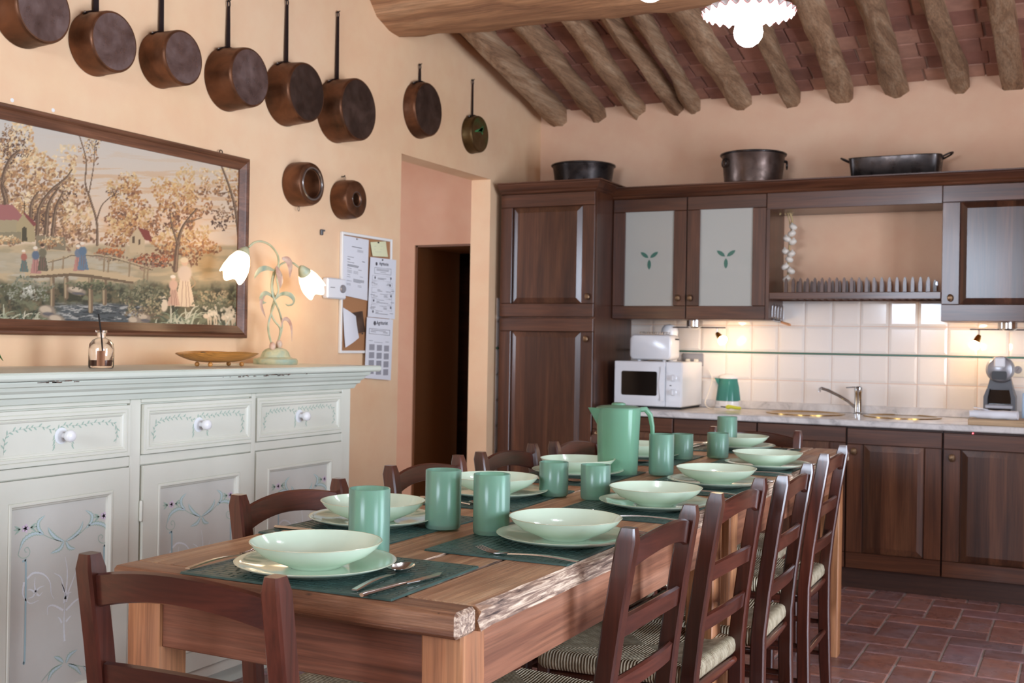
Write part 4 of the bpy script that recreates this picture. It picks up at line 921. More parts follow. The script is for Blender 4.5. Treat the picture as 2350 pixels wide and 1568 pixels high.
# doors
ORN = dict(
    leaf=[[(265, 520), (200, 515), (130, 560), (95, 640)], [(415, 570), (360, 545), (320, 505), (302, 470)], [(435, 565), (490, 530), (535, 480), (552, 425)], [(590, 455), (650, 440), (710, 460), (730, 520)], [(415, 575), (385, 625), (320, 655)], [(430, 575), (455, 615), (497, 622)], [(270, 520), (235, 480), (235, 430), (280, 385)], [(575, 475), (610, 430), (615, 380), (570, 348)],
          [(430, 1435), (455, 1380), (510, 1340)], [(410, 1430), (380, 1405), (345, 1390)], [(400, 1450), (330, 1500), (300, 1568)], [(445, 1445), (500, 1470), (540, 1520)], [(600, 1575), (590, 1500), (550, 1455)]],
    stem=[[(265, 520), (330, 550), (425, 568), (520, 520), (575, 470)], [(95, 640), (90, 670), (120, 690), (160, 675), (172, 640), (155, 612), (135, 625), (140, 645), (152, 645)], [(730, 520), (728, 560), (700, 582), (668, 570), (662, 540), (680, 522), (694, 535), (684, 548)], [(410, 1435), (330, 1480), (255, 1568)], [(450, 1440), (560, 1460), (660, 1450)]],
    bar=[[(118, 715), (135, 708), (143, 735), (140, 1100), (133, 1415), (122, 1432)], [(715, 597), (706, 600), (702, 640), (700, 1000), (694, 1330), (702, 1345)]],
    white=[[(425, 980), (440, 800), (425, 680)], [(415, 930), (395, 830), (345, 795)], [(425, 980), (470, 870), (510, 760)], [(430, 1060), (500, 990), (550, 975), (548, 1030)], [(410, 1060), (340, 1025), (300, 1040), (298, 1095)], [(400, 1150), (385, 1120), (372, 1110)], [(430, 1140), (455, 1110), (468, 1098)], [(420, 1280), (415, 1150), (425, 960)], [(415, 1010), (420, 930), (400, 870)], [(430, 1000), (450, 940), (470, 930)],
           [(150, 835), (200, 795), (270, 805), (315, 860), (325, 940), (345, 980)], [(130, 860), (122, 950), (170, 1010), (235, 990)], [(215, 940), (205, 880), (210, 825)], [(210, 930), (240, 900), (275, 885)], [(205, 930), (180, 915), (155, 915)], [(205, 945), (190, 965), (160, 975)], [(220, 945), (240, 955), (262, 930)]])
yc0 = (bays[1][0] + bays[1][1]) / 2
def dpt(zx, zy):
    p = at(zx / 3.088, 1060 + zy / 3.088, 'x', SX - .012); return (p.y - 2.333, p.z)
for k, (a, b) in enumerate(bays):
    d_ = moulded(r_, 'door', a + .002 + (.004 if k == 2 else 0), b - .002, .101, .800, SX + .002 + (.006 if k == 2 else .002 if k == 3 else 0), .082, .011, 'paint_cream', 'paint_panel')
    xo = SX + .002 - .011 + (.006 if k == 2 else .002 if k == 3 else 0) + .0006; yc = (a + b) / 2
    for nm, key, mt, w_, pf, saw in (('painted_leaves', 'leaf', 'orn_leaf', .016, 'leaf', .35), ('painted_highlights', 'leaf', 'orn_blue', .009, 'leaf', .5), ('painted_scrolls', 'stem', 'orn_leaf', .002, 'line', 0), ('painted_bars', 'bar', 'orn_teal', .006, 'line', 0), ('painted_plume', 'white', 'orn_white', .008, 'taper', .3)):
        m = MB()
        for pl in ORN[key]: ribbon(m, [(dpt(*q)[0] + yc, dpt(*q)[1]) for q in pl], w_, xo + (.0002 if nm == 'painted_highlights' else 0), pf, saw)
        part(nm, m, mt, d_, None, kind='stuff')
    m = MB(); m2 = MB()
    for fx_, fy_ in ((140, 478), (700, 388)):
        c = dpt(fx_, fy_)
        for j in range(5):
            an = j * 2 * PI / 5; ribbon(m, [(c[0] + yc, c[1]), (c[0] + yc + .013 * math.cos(an), c[1] + .013 * math.sin(an))], .010, xo + .0002)
        for sg in (-1, 1):
            for an in (.5, 0, -.6): ribbon(m2, [(c[0] + yc + sg * .017, c[1]), (c[0] + yc + sg * (.017 + .022 * math.cos(an)), c[1] + .022 * math.sin(an))], .006, xo)
    part('painted_flowers', m, 'orn_pink', d_, None, 'tiny pink painted flowers', kind='stuff'); part('painted_sprigs', m2, 'orn_leaf', d_, None, kind='stuff')
    if k == 2:
        for zz in (.66, .25):
            m = MB().lathe([(0, zz - .034), (.0045, zz - .032), (.0055, zz - .026), (.0055, zz + .026), (.0045, zz + .032), (0, zz + .034)], 10, (SX + .006, a - .001, 0)); part('hinge', m, 'paint_cream', d_, 50)

# ================================================================== tapestry
FYR, FZT, FZB = at(571.6, 370, 'x', XW + .02).y, at(571.6, 365.8, 'x', XW + .02).z, at(560, 776.5, 'x', XW + .02).z
FYL = 1.86
r_ = root('framed_tapestry', (XW + .001, (FYL + FYR) / 2, FZB), 'wide framed autumn tapestry with footbridge, trees and villagers', 'tapestry')
prof = [(0, .001), (0, .024), (.006, .030), (.012, .030), (.017, .024), (.021, .027), (.026, .024), (.050, .014), (.051, .004)]
def mitre(a, b, inn_a, inn_b, flip=False):
    m = MB(); n = len(prof)
    for end, dr in ((a, inn_a), (b, inn_b)):
        for o_, h in prof: m.v.append((XW + h, end[0] + dr[0] * o_, end[1] + dr[1] * o_))
    for i in range(n): m.f.append((i, (i + 1) % n, n + (i + 1) % n, n + i))
    m.f += [tuple(range(n)), tuple(range(2 * n - 1, n - 1, -1))]
    return m
cs = [(FYL, FZB), (FYR, FZB), (FYR, FZT), (FYL, FZT)]; ins = [(1, 1), (-1, 1), (-1, -1), (1, -1)]
for i in range(4): part('frame_rail', mitre(cs[i], cs[(i + 1) % 4], ins[i], ins[(i + 1) % 4]), 'frame_wood', r_, None)
p = at(507, 352, 'x', XW + .012); part('hanging_ring', MB().tube([(XW + .012, p.y + .009 * math.cos(t_ * PI / 6), FZT + .004 + .009 * math.sin(t_ * PI / 6)) for t_ in range(12)], .002, 6, closed=True), 'iron', r_, 60)
NYT, NZT = 560, 250
gy = np.linspace(FYL + .046, FYR - .046, NYT); gz = np.linspace(FZB + .046, FZT - .046, NZT); TXX = XW + .008
GY, GZ = np.meshgrid(gy, gz)
q0, q1, q2 = TXX - CAM.x, GY - CAM.y, GZ - CAM.z
dep = q0 * _f.x + q1 * _f.y; PX = IW / 2 + FPX * (q0 * _r.x + q1 * _r.y + q2 * _r.z) / dep; PY = IH / 2 - FPX * (q0 * _u.x + q1 * _u.y + q2 * _u.z) / dep
def vnoise(X, Y, seed, oct=4):
    out = np.zeros_like(X); amp = 1; tot = 0
    for o_ in range(oct):
        rs = np.random.RandomState(seed + o_); tab = rs.rand(64, 64); x = X * 2 ** o_; y = Y * 2 ** o_
        xi = np.floor(x).astype(int); yi = np.floor(y).astype(int); fx_ = x - xi; fy_ = y - yi; fx_ = fx_ * fx_ * (3 - 2 * fx_); fy_ = fy_ * fy_ * (3 - 2 * fy_)
        g = lambda a, b: tab[a % 64, b % 64]
        out += amp * ((g(xi, yi) * (1 - fx_) + g(xi + 1, yi) * fx_) * (1 - fy_) + (g(xi, yi + 1) * (1 - fx_) + g(xi + 1, yi + 1) * fx_) * fy_); tot += amp; amp *= .55
    return out / tot
C8 = np.zeros(PX.shape + (3,))
def rgb(h): return np.array([int(h[i:i + 2], 16) for i in (0, 2, 4)], float) / 255
def over(mask, col):
    C8[:] = C8 * (1 - mask[..., None]) + np.asarray(col) * mask[..., None]
ss = lambda a, b, x: np.clip((x - a) / (b - a), 0, 1) ** 2 * (3 - 2 * np.clip((x - a) / (b - a), 0, 1))
v_ = ss(240, 560, PY)[..., None]; C8[:] = rgb('bdb6ab') * (1 - v_) + rgb('d2b79a') * v_
over(.55 * ss(.56, .66, vnoise(PX / 90 + 3, PY / 9, 11)) * ss(280, 400, PY - .10 * PX), rgb('c29468'))
over(.5 * ss(430, 540, PY) * ss(.45, .6, vnoise(PX / 70, PY / 26, 5)), rgb('d6a780'))
hz = 560 + 14 * vnoise(PX / 60, PY * 0, 3) - 10
over(ss(0, 10, PY - hz), rgb('b29a76')); over(.6 * ss(.4, .65, vnoise(PX / 40, PY / 10, 21)) * ss(0, 14, PY - hz), rgb('8d8266'))
over(.7 * ss(575, 600, PY) * ss(.42, .6, vnoise(PX / 50, PY / 8, 31)) * (1 - ss(250, 330, PX)), rgb('b3a894'))
fgd = ss(640, 668, PY + 22 * vnoise(PX / 30, PY / 30, 9) - 10)
over(fgd, rgb('55533f')); over(.7 * fgd * ss(.45, .6, vnoise(PX / 14, PY / 14, 41)), rgb('34332a')); over(.6 * fgd * ss(.52, .66, vnoise(PX / 18, PY / 12, 51)), rgb('7d7c5f')); over(.35 * fgd * ss(.55, .66, vnoise(PX / 10, PY / 10, 61)), rgb('8b6f52'))
wat = ss(0, 12, 26 - np.abs(PY - 722 - .02 * PX) + 18 * vnoise(PX / 40, PY / 20, 71)) * ss(105, 150, PX) * (1 - ss(315, 345, PX)) * ss(678, 690, PY)
over(wat, rgb('4c5050')); over(.85 * wat * ss(.5, .62, vnoise(PX / 22, PY / 4, 81)), rgb('aaa69c')); over(.5 * wat * ss(.55, .62, vnoise(PX / 14, PY / 3, 91)), rgb('26282a'))
dy_, dz_ = gy[1] - gy[0], gz[1] - gz[0]
def win(px, py, rad):
    p = at(px, py, 'x', TXX); s_ = rad * proj(p)[2] / FPX * 2.3
    i0, i1 = int((p.y - s_ - gy[0]) / dy_), int((p.y + s_ - gy[0]) / dy_) + 2; j0, j1 = int((p.z - s_ - gz[0]) / dz_), int((p.z + s_ - gz[0]) / dz_) + 2
    i0, j0 = max(i0, 0), max(j0, 0)
    return (slice(j0, max(j1, j0)), slice(i0, max(i1, i0)))
def dab(px, py, rx, ry, an, col, al=1.0):
    s_ = win(px, py, max(rx, ry) + 1)
    X, Y = PX[s_] - px, PY[s_] - py
    if X.size == 0: return
    c, s2 = math.cos(an), math.sin(an); u, v = (X * c + Y * s2) / rx, (-X * s2 + Y * c) / ry
    m_ = al * np.clip((1.15 - np.sqrt(u * u + v * v)) / .3, 0, 1)
    C8[s_] = C8[s_] * (1 - m_[..., None]) + np.asarray(col) * m_[..., None]
def stroke(pts, w0, w1, col, al=1.0):
    q = cat(pts, 10); n = len(q)
    for i, p in enumerate(q):
        w_ = w0 + (w1 - w0) * i / (n - 1); nx = q[min(i + 1, n - 1)] - q[max(i - 1, 0)]; dab(p.x, p.y, max(w_, nx.length * .6), w_, math.atan2(nx.y, nx.x), rgb(col), al)
def poly(pts, col, al=1.0):
    xs_ = [p[0] for p in pts]; ys_ = [p[1] for p in pts]; s_ = win((min(xs_) + max(xs_)) / 2, (min(ys_) + max(ys_)) / 2, max(max(xs_) - min(xs_), max(ys_) - min(ys_)))
    X, Y = PX[s_], PY[s_]; ins_ = np.zeros(X.shape, bool); n = len(pts)
    for i in range(n):
        x1, y1 = pts[i]; x2, y2 = pts[(i + 1) % n]
        if y1 == y2: continue
        ins_ ^= ((y1 > Y) != (y2 > Y)) & (X < (x2 - x1) * (Y - y1) / (y2 - y1) + x1)
    m_ = ins_ * al; C8[s_] = C8[s_] * (1 - m_[..., None]) + rgb(col) * m_[..., None]
TR = np.random.RandomState(77)
def foliage(cx, cy, rx, ry, cols, n, sz=3.2, al=.9):
    for k in range(n):
        a = TR.rand() * 6.283; r_2 = math.sqrt(TR.rand()); clump = 1 + .25 * math.sin(a * 5 + cx)
        x, y = cx + rx * r_2 * math.cos(a) * clump, cy + ry * r_2 * math.sin(a) * clump
        t_ = (y - cy) / ry * .5 + .5 + TR.randn() * .22; col = rgb(cols[int(np.clip(t_ * len(cols), 0, len(cols) - 1))])
        dab(x, y, sz * TR.uniform(.6, 1.4), sz * TR.uniform(.4, .8), TR.rand() * 3.14, col * TR.uniform(.9, 1.08), al)
AUT = ['c9a877', 'bf9561', 'b48453', 'a5714a', '8a5f45', '6b4d3c']; PAL = ['d6bd94', 'cba97a', 'bd9365', 'a87c55', '7a5a44']; DRK = ['9a7a5a', '7a5c48', '5a4438', '4a3a34']
# trees behind
for cx, cy, rx, ry, n in ((-60, 400, 110, 130, 700), (40, 400, 75, 120, 900), (120, 440, 75, 100, 800), (60, 500, 60, 50, 300), (175, 520, 45, 50, 260)): foliage(cx, cy, rx, ry, PAL + DRK[:2], n, 4)
for cx, cy, rx, ry, n in ((290, 470, 46, 62, 420), (270, 540, 34, 40, 200), (320, 520, 36, 46, 240), (410, 470, 62, 78, 760), (440, 560, 56, 40, 380), (380, 560, 30, 30, 160), (300, 430, 24, 22, 90)): foliage(cx, cy, rx, ry, AUT, n, 3.4)
foliage(510, 420, 62, 40, PAL, 260, 3.4); foliage(548, 470, 26, 60, AUT + DRK, 150, 3); foliage(505, 500, 22, 26, DRK, 90, 2.6); foliage(285, 405, 18, 12, PAL, 46, 2.6)
foliage(215, 320, 16, 26, DRK, 60, 2.2); foliage(205, 345, 22, 36, PAL, 90, 2.6); foliage(262, 440, 16, 10, DRK, 40, 2.2)
foliage(30, 330, 40, 40, DRK, 220, 2.4); foliage(95, 480, 26, 40, DRK, 200, 2.4); foliage(150, 430, 26, 30, DRK, 90, 2.2); foliage(350, 600, 50, 18, ['7a4a38', 'a5603f', '5a4438', '8a6a58'], 260, 3); foliage(250, 585, 40, 16, ['b06a40', '8a5a42', '6a5a4a'], 170, 3)
# trunks and branches
for pts, a, b in (([(8, 530), (14, 470), (5, 420), (20, 370), (45, 345)], 7, 2.5), ([(15, 440), (-10, 390)], 3, 2), ([(85, 540), (90, 480), (115, 440), (150, 410), (165, 390)], 5, 1.5), ([(105, 538), (112, 470), (135, 430)], 6, 2), ([(120, 540), (128, 480), (145, 440)], 5, 2), ([(70, 530), (72, 470), (88, 440)], 5, 2),
                  ([(223, 562), (222, 510), (208, 460), (196, 420), (198, 370), (185, 320), (178, 300)], 3, 1), ([(222, 505), (235, 470), (262, 445)], 2, .8), ([(205, 440), (215, 380), (218, 330)], 1.6, .8), ([(402, 620), (408, 560), (420, 520), (450, 480)], 6, 1.5), ([(408, 560), (395, 520), (390, 490)], 3, 1), ([(430, 510), (462, 500)], 2, 1),
                  ([(548, 545), (540, 480), (525, 425), (508, 380), (508, 372)], 3.5, 1.5), ([(530, 440), (500, 445)], 1.4, .8), ([(556, 520), (548, 460)], 1.4, .8)): stroke(pts, a, b, '5d4a3c'); stroke([(x + a * .3, y) for x, y in pts], a * .35, b * .35, '8a7058', .7)
# church and cottage
poly([(-90, 470), (30, 470), (62, 508), (-70, 510)], '96605a'); poly([(-70, 505), (40, 505), (40, 552), (-70, 552)], '9a8a6a'); poly([(38, 512), (56, 488), (80, 516), (80, 556), (38, 556)], 'a08d68'); poly([(58, 488), (84, 514), (78, 520), (54, 492)], '7a4440'); poly([(50, 525), (56, 519), (62, 525), (62, 554), (50, 554)], '4a4436'); stroke([(56, 488), (56, 464)], .8, .8, '4a3a30'); stroke([(51, 472), (61, 472)], .8, .8, '4a3a30')
poly([(-90, 535), (48, 532), (48, 560), (-90, 565)], '82765c'); poly([(82, 540), (150, 545), (150, 575), (82, 568)], '7d6f58'); foliage(20, 552, 26, 12, PAL, 100, 2.6); foliage(118, 556, 26, 14, PAL, 110, 2.6)
poly([(296, 548), (316, 522), (332, 546), (332, 580), (298, 580)], 'b9a07c'); poly([(316, 522), (342, 530), (350, 556), (332, 550)], '7a4038'); poly([(303, 544), (309, 542), (309, 558), (303, 558)], '5a4a3a'); poly([(318, 550), (322, 549), (322, 562), (318, 562)], '5a4a3a'); stroke([(290, 560), (287, 596)], 2.5, 2.5, 'b09a7a')
# path and footbridge
poly([(-90, 575), (60, 582), (170, 575), (260, 590), (220, 615), (80, 625), (-90, 630)], 'a89b82', .6)
for x0, y0, y1 in ((120, 640, 700), (208, 640, 714), (152, 640, 682), (240, 640, 696)): stroke([(x0, y0), (x0, y1)], 5.5, 5.5, '6f5c48'); stroke([(x0 - 2, y0), (x0 - 2, y1)], 2, 2, 'a08a6a')
poly([(55, 624), (170, 614), (210, 618), (330, 640), (306, 648), (210, 632), (165, 628), (60, 636)], 'b79d78'); poly([(60, 634), (165, 627), (210, 631), (306, 647), (306, 652), (210, 638), (165, 634), (60, 640)], '6a5844')
for pts in ([(112, 600), (150, 590), (170, 584), (246, 588), (345, 616)], ): stroke(pts, 1.8, 1.8, 'b09a78'); stroke([(x, y + 2.5) for x, y in pts], .9, .9, '5a4a3a')
for x0, y0, y1 in ((122, 598, 620), (146, 590, 616), (240, 588, 622), (250, 590, 624), (298, 602, 634), (332, 612, 640), (340, 614, 642)): stroke([(x0, y0), (x0 - 2, y1)], 2, 2, '8a7458')
# figures
def figure(x, yf_, h, top, skirt, hair='d8c8b0'):
    w_ = h * .17; poly([(x - w_ * .6, yf_ - h * .55), (x + w_ * .6, yf_ - h * .55), (x + w_ * 1.25, yf_), (x - w_ * 1.2, yf_)], skirt); dab(x, yf_ - h * .68, w_ * .85, h * .17, 0, rgb(top)); dab(x, yf_ - h * .92, h * .075, h * .085, 0, rgb('c8a080')); dab(x - 1, yf_ - h * .955, h * .085, h * .055, 0, rgb(hair))
    for q in (-.4, .2, .6): stroke([(x + w_ * q * .6, yf_ - h * .5), (x + w_ * q, yf_ - 2)], .7, .7, '7a5a50', .5)
figure(55, 624, 50, '9a6050', '5a6a62'); figure(82, 628, 62, '5a6470', 'a8766a'); figure(98, 622, 62, '6a624e', '5c5444', '4a3a30'); figure(180, 622, 60, '68707a', 'ac786a'); figure(190, 620, 64, '5a6a78', '60707c')
figure(424, 704, 112, 'c0a890', 'c6ae90', 'c9b08c'); figure(398, 702, 70, 'c09a80', 'b49078'); dab(376, 700, 9, 16, 0, rgb('c9b498')); dab(374, 684, 6, 6, 0, rgb('cdb89c')); stroke([(440, 636), (448, 650), (440, 660)], 1.6, 1.6, '9a8060')
# sheep
for sx_, sy_ in ((487, 718), (528, 722)):
    for k in range(60): dab(sx_ + TR.randn() * 9, sy_ + TR.randn() * 8, 4, 2.6, 1.3 + TR.randn() * .3, rgb('d8c4a4') * TR.uniform(.86, 1.05), .8)
    for dx_ in (-9, -3, 5, 10): stroke([(sx_ + dx_, sy_ + 12), (sx_ + dx_, sy_ + 30)], 2.2, 1.6, 'c0a888')
    dab(sx_ - 15, sy_ + 8, 6, 5, .5, rgb('d0b898'))
# rocks and foreground plants
for x0, y0, a, b in ((108, 715, 20, 15), (130, 735, 20, 13), (82, 742, 18, 12), (308, 738, 14, 12), (176, 668, 22, 9), (330, 730, 16, 12)): dab(x0, y0, a, b, .2, rgb('8a7a68')); dab(x0 - 3, y0 - 4, a * .7, b * .55, .2, rgb('b8a48a')); dab(x0 + 4, y0 + 6, a * .7, b * .3, .1, rgb('4a4a50'), .7)
foliage(330, 690, 52, 40, ['7a745a', '5a5a44', '44463a', '9a8a68', '6a5a48'], 520, 3.2); foliage(60, 665, 60, 26, ['7d7c68', '55583f', '8c8a78'], 260, 3); foliage(65, 668, 14, 10, ['c4bfae', 'b5b09c'], 46, 2.6); foliage(210, 655, 50, 10, ['6a6a4e', '4a4c3a'], 120, 3); foliage(490, 690, 40, 22, ['a08a68', '7a7458', '5c5a44'], 200, 3); foliage(550, 690, 16, 40, ['7a7a5c', '4e4e3c'], 120, 3)
for k in range(150):
    bx_, by_ = (TR.uniform(-60, 90), TR.uniform(735, 762)) if k < 60 else (TR.normal(420, 16), TR.uniform(735, 755)) if k < 95 else (TR.uniform(170, 560), TR.uniform(748, 772))
    an = TR.uniform(-2.9, -.25); L = TR.uniform(18, 58) * (.45 if k >= 95 else 1); ex, ey = bx_ + math.cos(an) * L, by_ + math.sin(an) * L * .9
    stroke([(bx_, by_), ((bx_ + ex) / 2, (by_ + ey) / 2 - L * .12), (ex, ey + L * .12)], 2.4, .6, ['a9a68a', '8c8f72', '6d745c', '4c5444', 'b8b096'][TR.randint(5)])
over(.10 * np.ones(PX.shape), rgb('a08a70'))
me = bpy.data.meshes.new('woven_canvas')
V = np.stack([np.full(GY.shape, TXX - (XW + .001)), GY - (FYL + FYR) / 2, GZ - FZB], -1).reshape(-1, 3)
idx = np.arange(NYT * NZT).reshape(NZT, NYT); F = np.stack([idx[:-1, :-1], idx[:-1, 1:], idx[1:, 1:], idx[1:, :-1]], -1).reshape(-1, 4)
me.vertices.add(len(V)); me.vertices.foreach_set('co', V.astype(np.float32).ravel()); me.loops.add(F.size); me.loops.foreach_set('vertex_index', F.astype(np.int32).ravel())
me.polygons.add(len(F)); me.polygons.foreach_set('loop_start', np.arange(0, F.size, 4, dtype=np.int32)); me.polygons.foreach_set('loop_total', np.full(len(F), 4, np.int32)); me.update(); me.validate()
ca = me.color_attributes.new('dye', 'FLOAT_COLOR', 'POINT')
cl = np.clip(C8, 0, 1); cl = np.where(cl <= .04045, cl / 12.92, ((cl + .055) / 1.055) ** 2.4); ca.data.foreach_set('color', np.concatenate([cl, np.ones(cl.shape[:2] + (1,))], -1).astype(np.float32).ravel())
t = NT('tapestry_wool'); an_ = t.n('Attribute', attribute_name='dye'); t.set(col=an_.outputs['Color'], rough=.9, spec=.15)
wv = t.n('TexWave', bands_direction='Z'); wv.inputs['Scale'].default_value = 160; t.l(t.coord(), wv.inputs['Vector']); t.bump(wv.outputs[0], .15, .001)
me.materials.append(MATS['tapestry_wool'])
o = bpy.data.objects.new('woven_canvas', me); COL.objects.link(o); o.parent = r_; o['label'] = 'woven landscape with footbridge, cottages, sheep and figures'
# ================================================================== copper pans on the left wall
def nail(y, z, k):
    single('nail', MB().tube([(XW - .004, y, z), (XW + .012, y, z), (XW + .020, y + .001, z + .006)], .0022, 6), 'nail', 'bent iron nail holding the ' + k, 'nail', 'nails under the hanging pans')
def saucepan(y, z, R, d, s_, hl, hw, mats, label, word, cat_='saucepan', loop=True):
    """mouth to the wall, base to the room, flat iron handle straight up"""
    r_ = root('copper_' + cat_.replace(' ', '_'), (XW, y, z - R), label, cat_, 'copper pans on the wall')
    x0 = XW + .004; Rb = R * s_
    pr = [(R - .004, x0), (R + .0015, x0), (R + .0015, x0 + .004), (R, x0 + .006), (Rb + (R - Rb) * .12, x0 + d - .012), (Rb - .001, x0 + d - .004), (Rb - .004, x0 + d - .0005), (Rb - .009, x0 + d), (Rb - .010, x0 + d - .003), (Rb - .004, x0 + d - .014), (R - .003, x0 + .004), (R - .004, x0)]
    part('pan_wall', MB().lathe(pr, 48, (0, y, z), 'x'), mats[0], r_, 40)
    part('pan_base', MB().lathe([(0, x0 + d - .001), (Rb * .5, x0 + d - .0006), (Rb - .0085, x0 + d), (Rb - .0085, x0 + d - .004), (0, x0 + d - .004)], 48, (0, y, z), 'x'), mats[1], r_, 40, 'dull greyish round base')
    zt = z + R; w0, w1 = hw * .5, hw * .28; xh = XW + .010; m = MB()
    m.v = [(xh + dx_, y + sg * w_, zz) for zz, w_ in ((zt - .012, w0), (zt + hl * .5, (w0 + w1) / 2), (zt + hl - .022, w1)) for dx_, sg in ((-.003, -1), (.003, -1), (.003, 1), (-.003, 1))]
    m.f = [(i * 4 + q, i * 4 + (q + 1) % 4, i * 4 + 4 + (q + 1) % 4, i * 4 + 4 + q) for i in range(2) for q in range(4)] + [(3, 2, 1, 0), (8, 9, 10, 11)]
    h_ = part('handle', m, 'iron', r_, None, 'dark flat iron handle')
    part('hanging_loop', MB().tube([(xh, y + .0075 * math.sin(t_ * PI / 8), zt + hl - .012 + .014 * math.cos(t_ * PI / 8)) for t_ in range(16)], .003, 6, closed=True), 'iron', h_, 60)
    br = MB(); n = 12
    for i in range(n + 1):
        a = PI / 2 + (-.62 + 1.24 * i / n)
        for rr_, xx in ((R + .0015, x0 + .010), (R + .0050, x0 + .010), (R + .0050, x0 + .024), (R + .0012, x0 + .024)): br.v.append((xx, y + rr_ * math.cos(a), z + rr_ * math.sin(a)))
    br.f = [(i * 4 + q, i * 4 + (q + 1) % 4, i * 4 + 4 + (q + 1) % 4, i * 4 + 4 + q) for i in range(n) for q in range(4)] + [(0, 1, 2, 3), (n * 4 + 3, n * 4 + 2, n * 4 + 1, n * 4)]
    b_ = part('bracket', br, 'iron', r_, 40)
    for a in (PI / 2 - .55, PI / 2 + .55): part('rivet', MB().ball((x0 + .017, y + (R + .005) * math.cos(a), z + (R + .005) * math.sin(a)), .0045, 8, 6), 'tin_rim', b_, 60)
    nail(y, zt + hl - .002, word)
    return r_
cs_, cb_, cd_ = 'copper_side', 'copper_base', 'copper_dark'
def hlen(px, py_top, y, z, R): return at(px, py_top, 'x', XW + .01).z - (z + R)
saucepan(2.553, 2.238, .112, .100, .96, .24, .024, (cs_, cb_), 'copper saucepan with streaky grey base, farthest from the ceiling beam', 'streaky saucepan')
saucepan(2.849, 2.207, .107, .098, .97, .25, .024, (cs_, cb_), 'copper saucepan with purple-sheened base and wide iron handle', 'purple-sheened saucepan')
saucepan(3.160, 2.222, .100, .118, 1.0, .27, .022, (cs_, cb_), 'smallest copper saucepan, deep, with grey edge on its base', 'smallest saucepan')
saucepan(3.526, 2.229, .123, .122, .94, hlen(525, 2, 3.526, 2.229, .123), .021, (cs_, cb_), 'copper saucepan above the tapestry corner with pale rub mark on base', 'saucepan above the tapestry corner')
saucepan(3.895, 2.245, .133, .118, .94, hlen(656, -2, 3.895, 2.245, .133), .022, (cs_, cd_), 'dark copper saucepan above the larger ring mould', 'saucepan above the larger ring mould')
saucepan(4.264, 2.242, .141, .130, .99, hlen(775, 27, 4.264, 2.242, .141), .022, (cs_, cd_), 'largest dark copper saucepan, closest to the ceiling beam', 'largest saucepan')
saucepan(4.984, 2.384, .143, .062, .95, hlen(962, 147, 4.984, 2.384, .143), .016, (cs_, cd_), 'dark copper frying pan with short handle above the doorway', 'wide frying pan', 'frying pan')
fp = saucepan(5.546, 2.354, .104, .058, .97, hlen(1086, 184, 5.546, 2.354, .104), .013, ('copper_green', 'copper_green'), 'small copper frying pan with green patina above the doorway', 'small frying pan', 'frying pan')
m = MB(); xg = XW + .004 + .058
for a in (.2, .9, 1.7, 2.6): ribbon(m, [(5.546 - .02 + .05 * math.cos(a), 2.354 + .01 * math.sin(a)), (5.546 + .01 * a, 2.354 + .03), (5.546 + .03, 2.354 + .05 * math.sin(a))], .016, xg + .0006)
part('patina_stain', m, 'verdigris', fp, None, 'bright green verdigris stain')
def ring_mould(y, z, R, d, hole, label, word):
    r_ = root('ring_mould', (XW, y, z - R), label, 'cake mould', 'copper ring moulds')
    x0 = XW + .004
    pr = [(R, x0), (R + .001, x0 + d * .3), (R * .985, x0 + d * .8), (R * .93, x0 + d * .95), (R * .84, x0 + d), ((R * .84 + hole) / 2, x0 + d), (hole + .006, x0 + d), (hole, x0 + d * .94), (hole * .9, x0 + d * .5), (hole * .86, x0), (hole * .80, x0), (hole * .84, x0 + d * .5), (hole * .94, x0 + d * .92), (hole + .004, x0 + d - .003), (R * .84, x0 + d - .003), (R * .97, x0 + d * .78), (R - .003, x0)]
    part('mould_body', MB().lathe(pr, 40, (0, y, z), 'x'), 'copper_side', r_, 40)
    pts = [(x0 + d * .985, y + (hole + .004) * math.cos(2 * PI * k / 40), z + (hole + .004) * math.sin(2 * PI * k / 40)) for k in range(40)]
    part('rim', MB().tube(pts, .006 if hole > .05 else .002, 6, closed=True), 'tin_rim', r_, 60, 'pale worn tin rim')
    sg = -1 if hole > .05 else 1
    part('wire_loop', MB().tube([(XW + .02, y + .006 * math.sin(t_ * PI / 6), z + sg * (R + .010) + .010 * math.cos(t_ * PI / 6)) for t_ in range(12)], .0012, 5, closed=True), 'iron', r_, 60)
    nail(y, z + R + (.018 if sg > 0 else -.012), word)
ring_mould(3.985, 1.872, .095, .088, .064, 'copper ring mould with wide dark opening beneath the saucepans', 'larger ring mould')
ring_mould(4.325, 1.846, .089, .085, .030, 'copper ring mould with narrow centre hole above the corkboard', 'smaller ring mould')

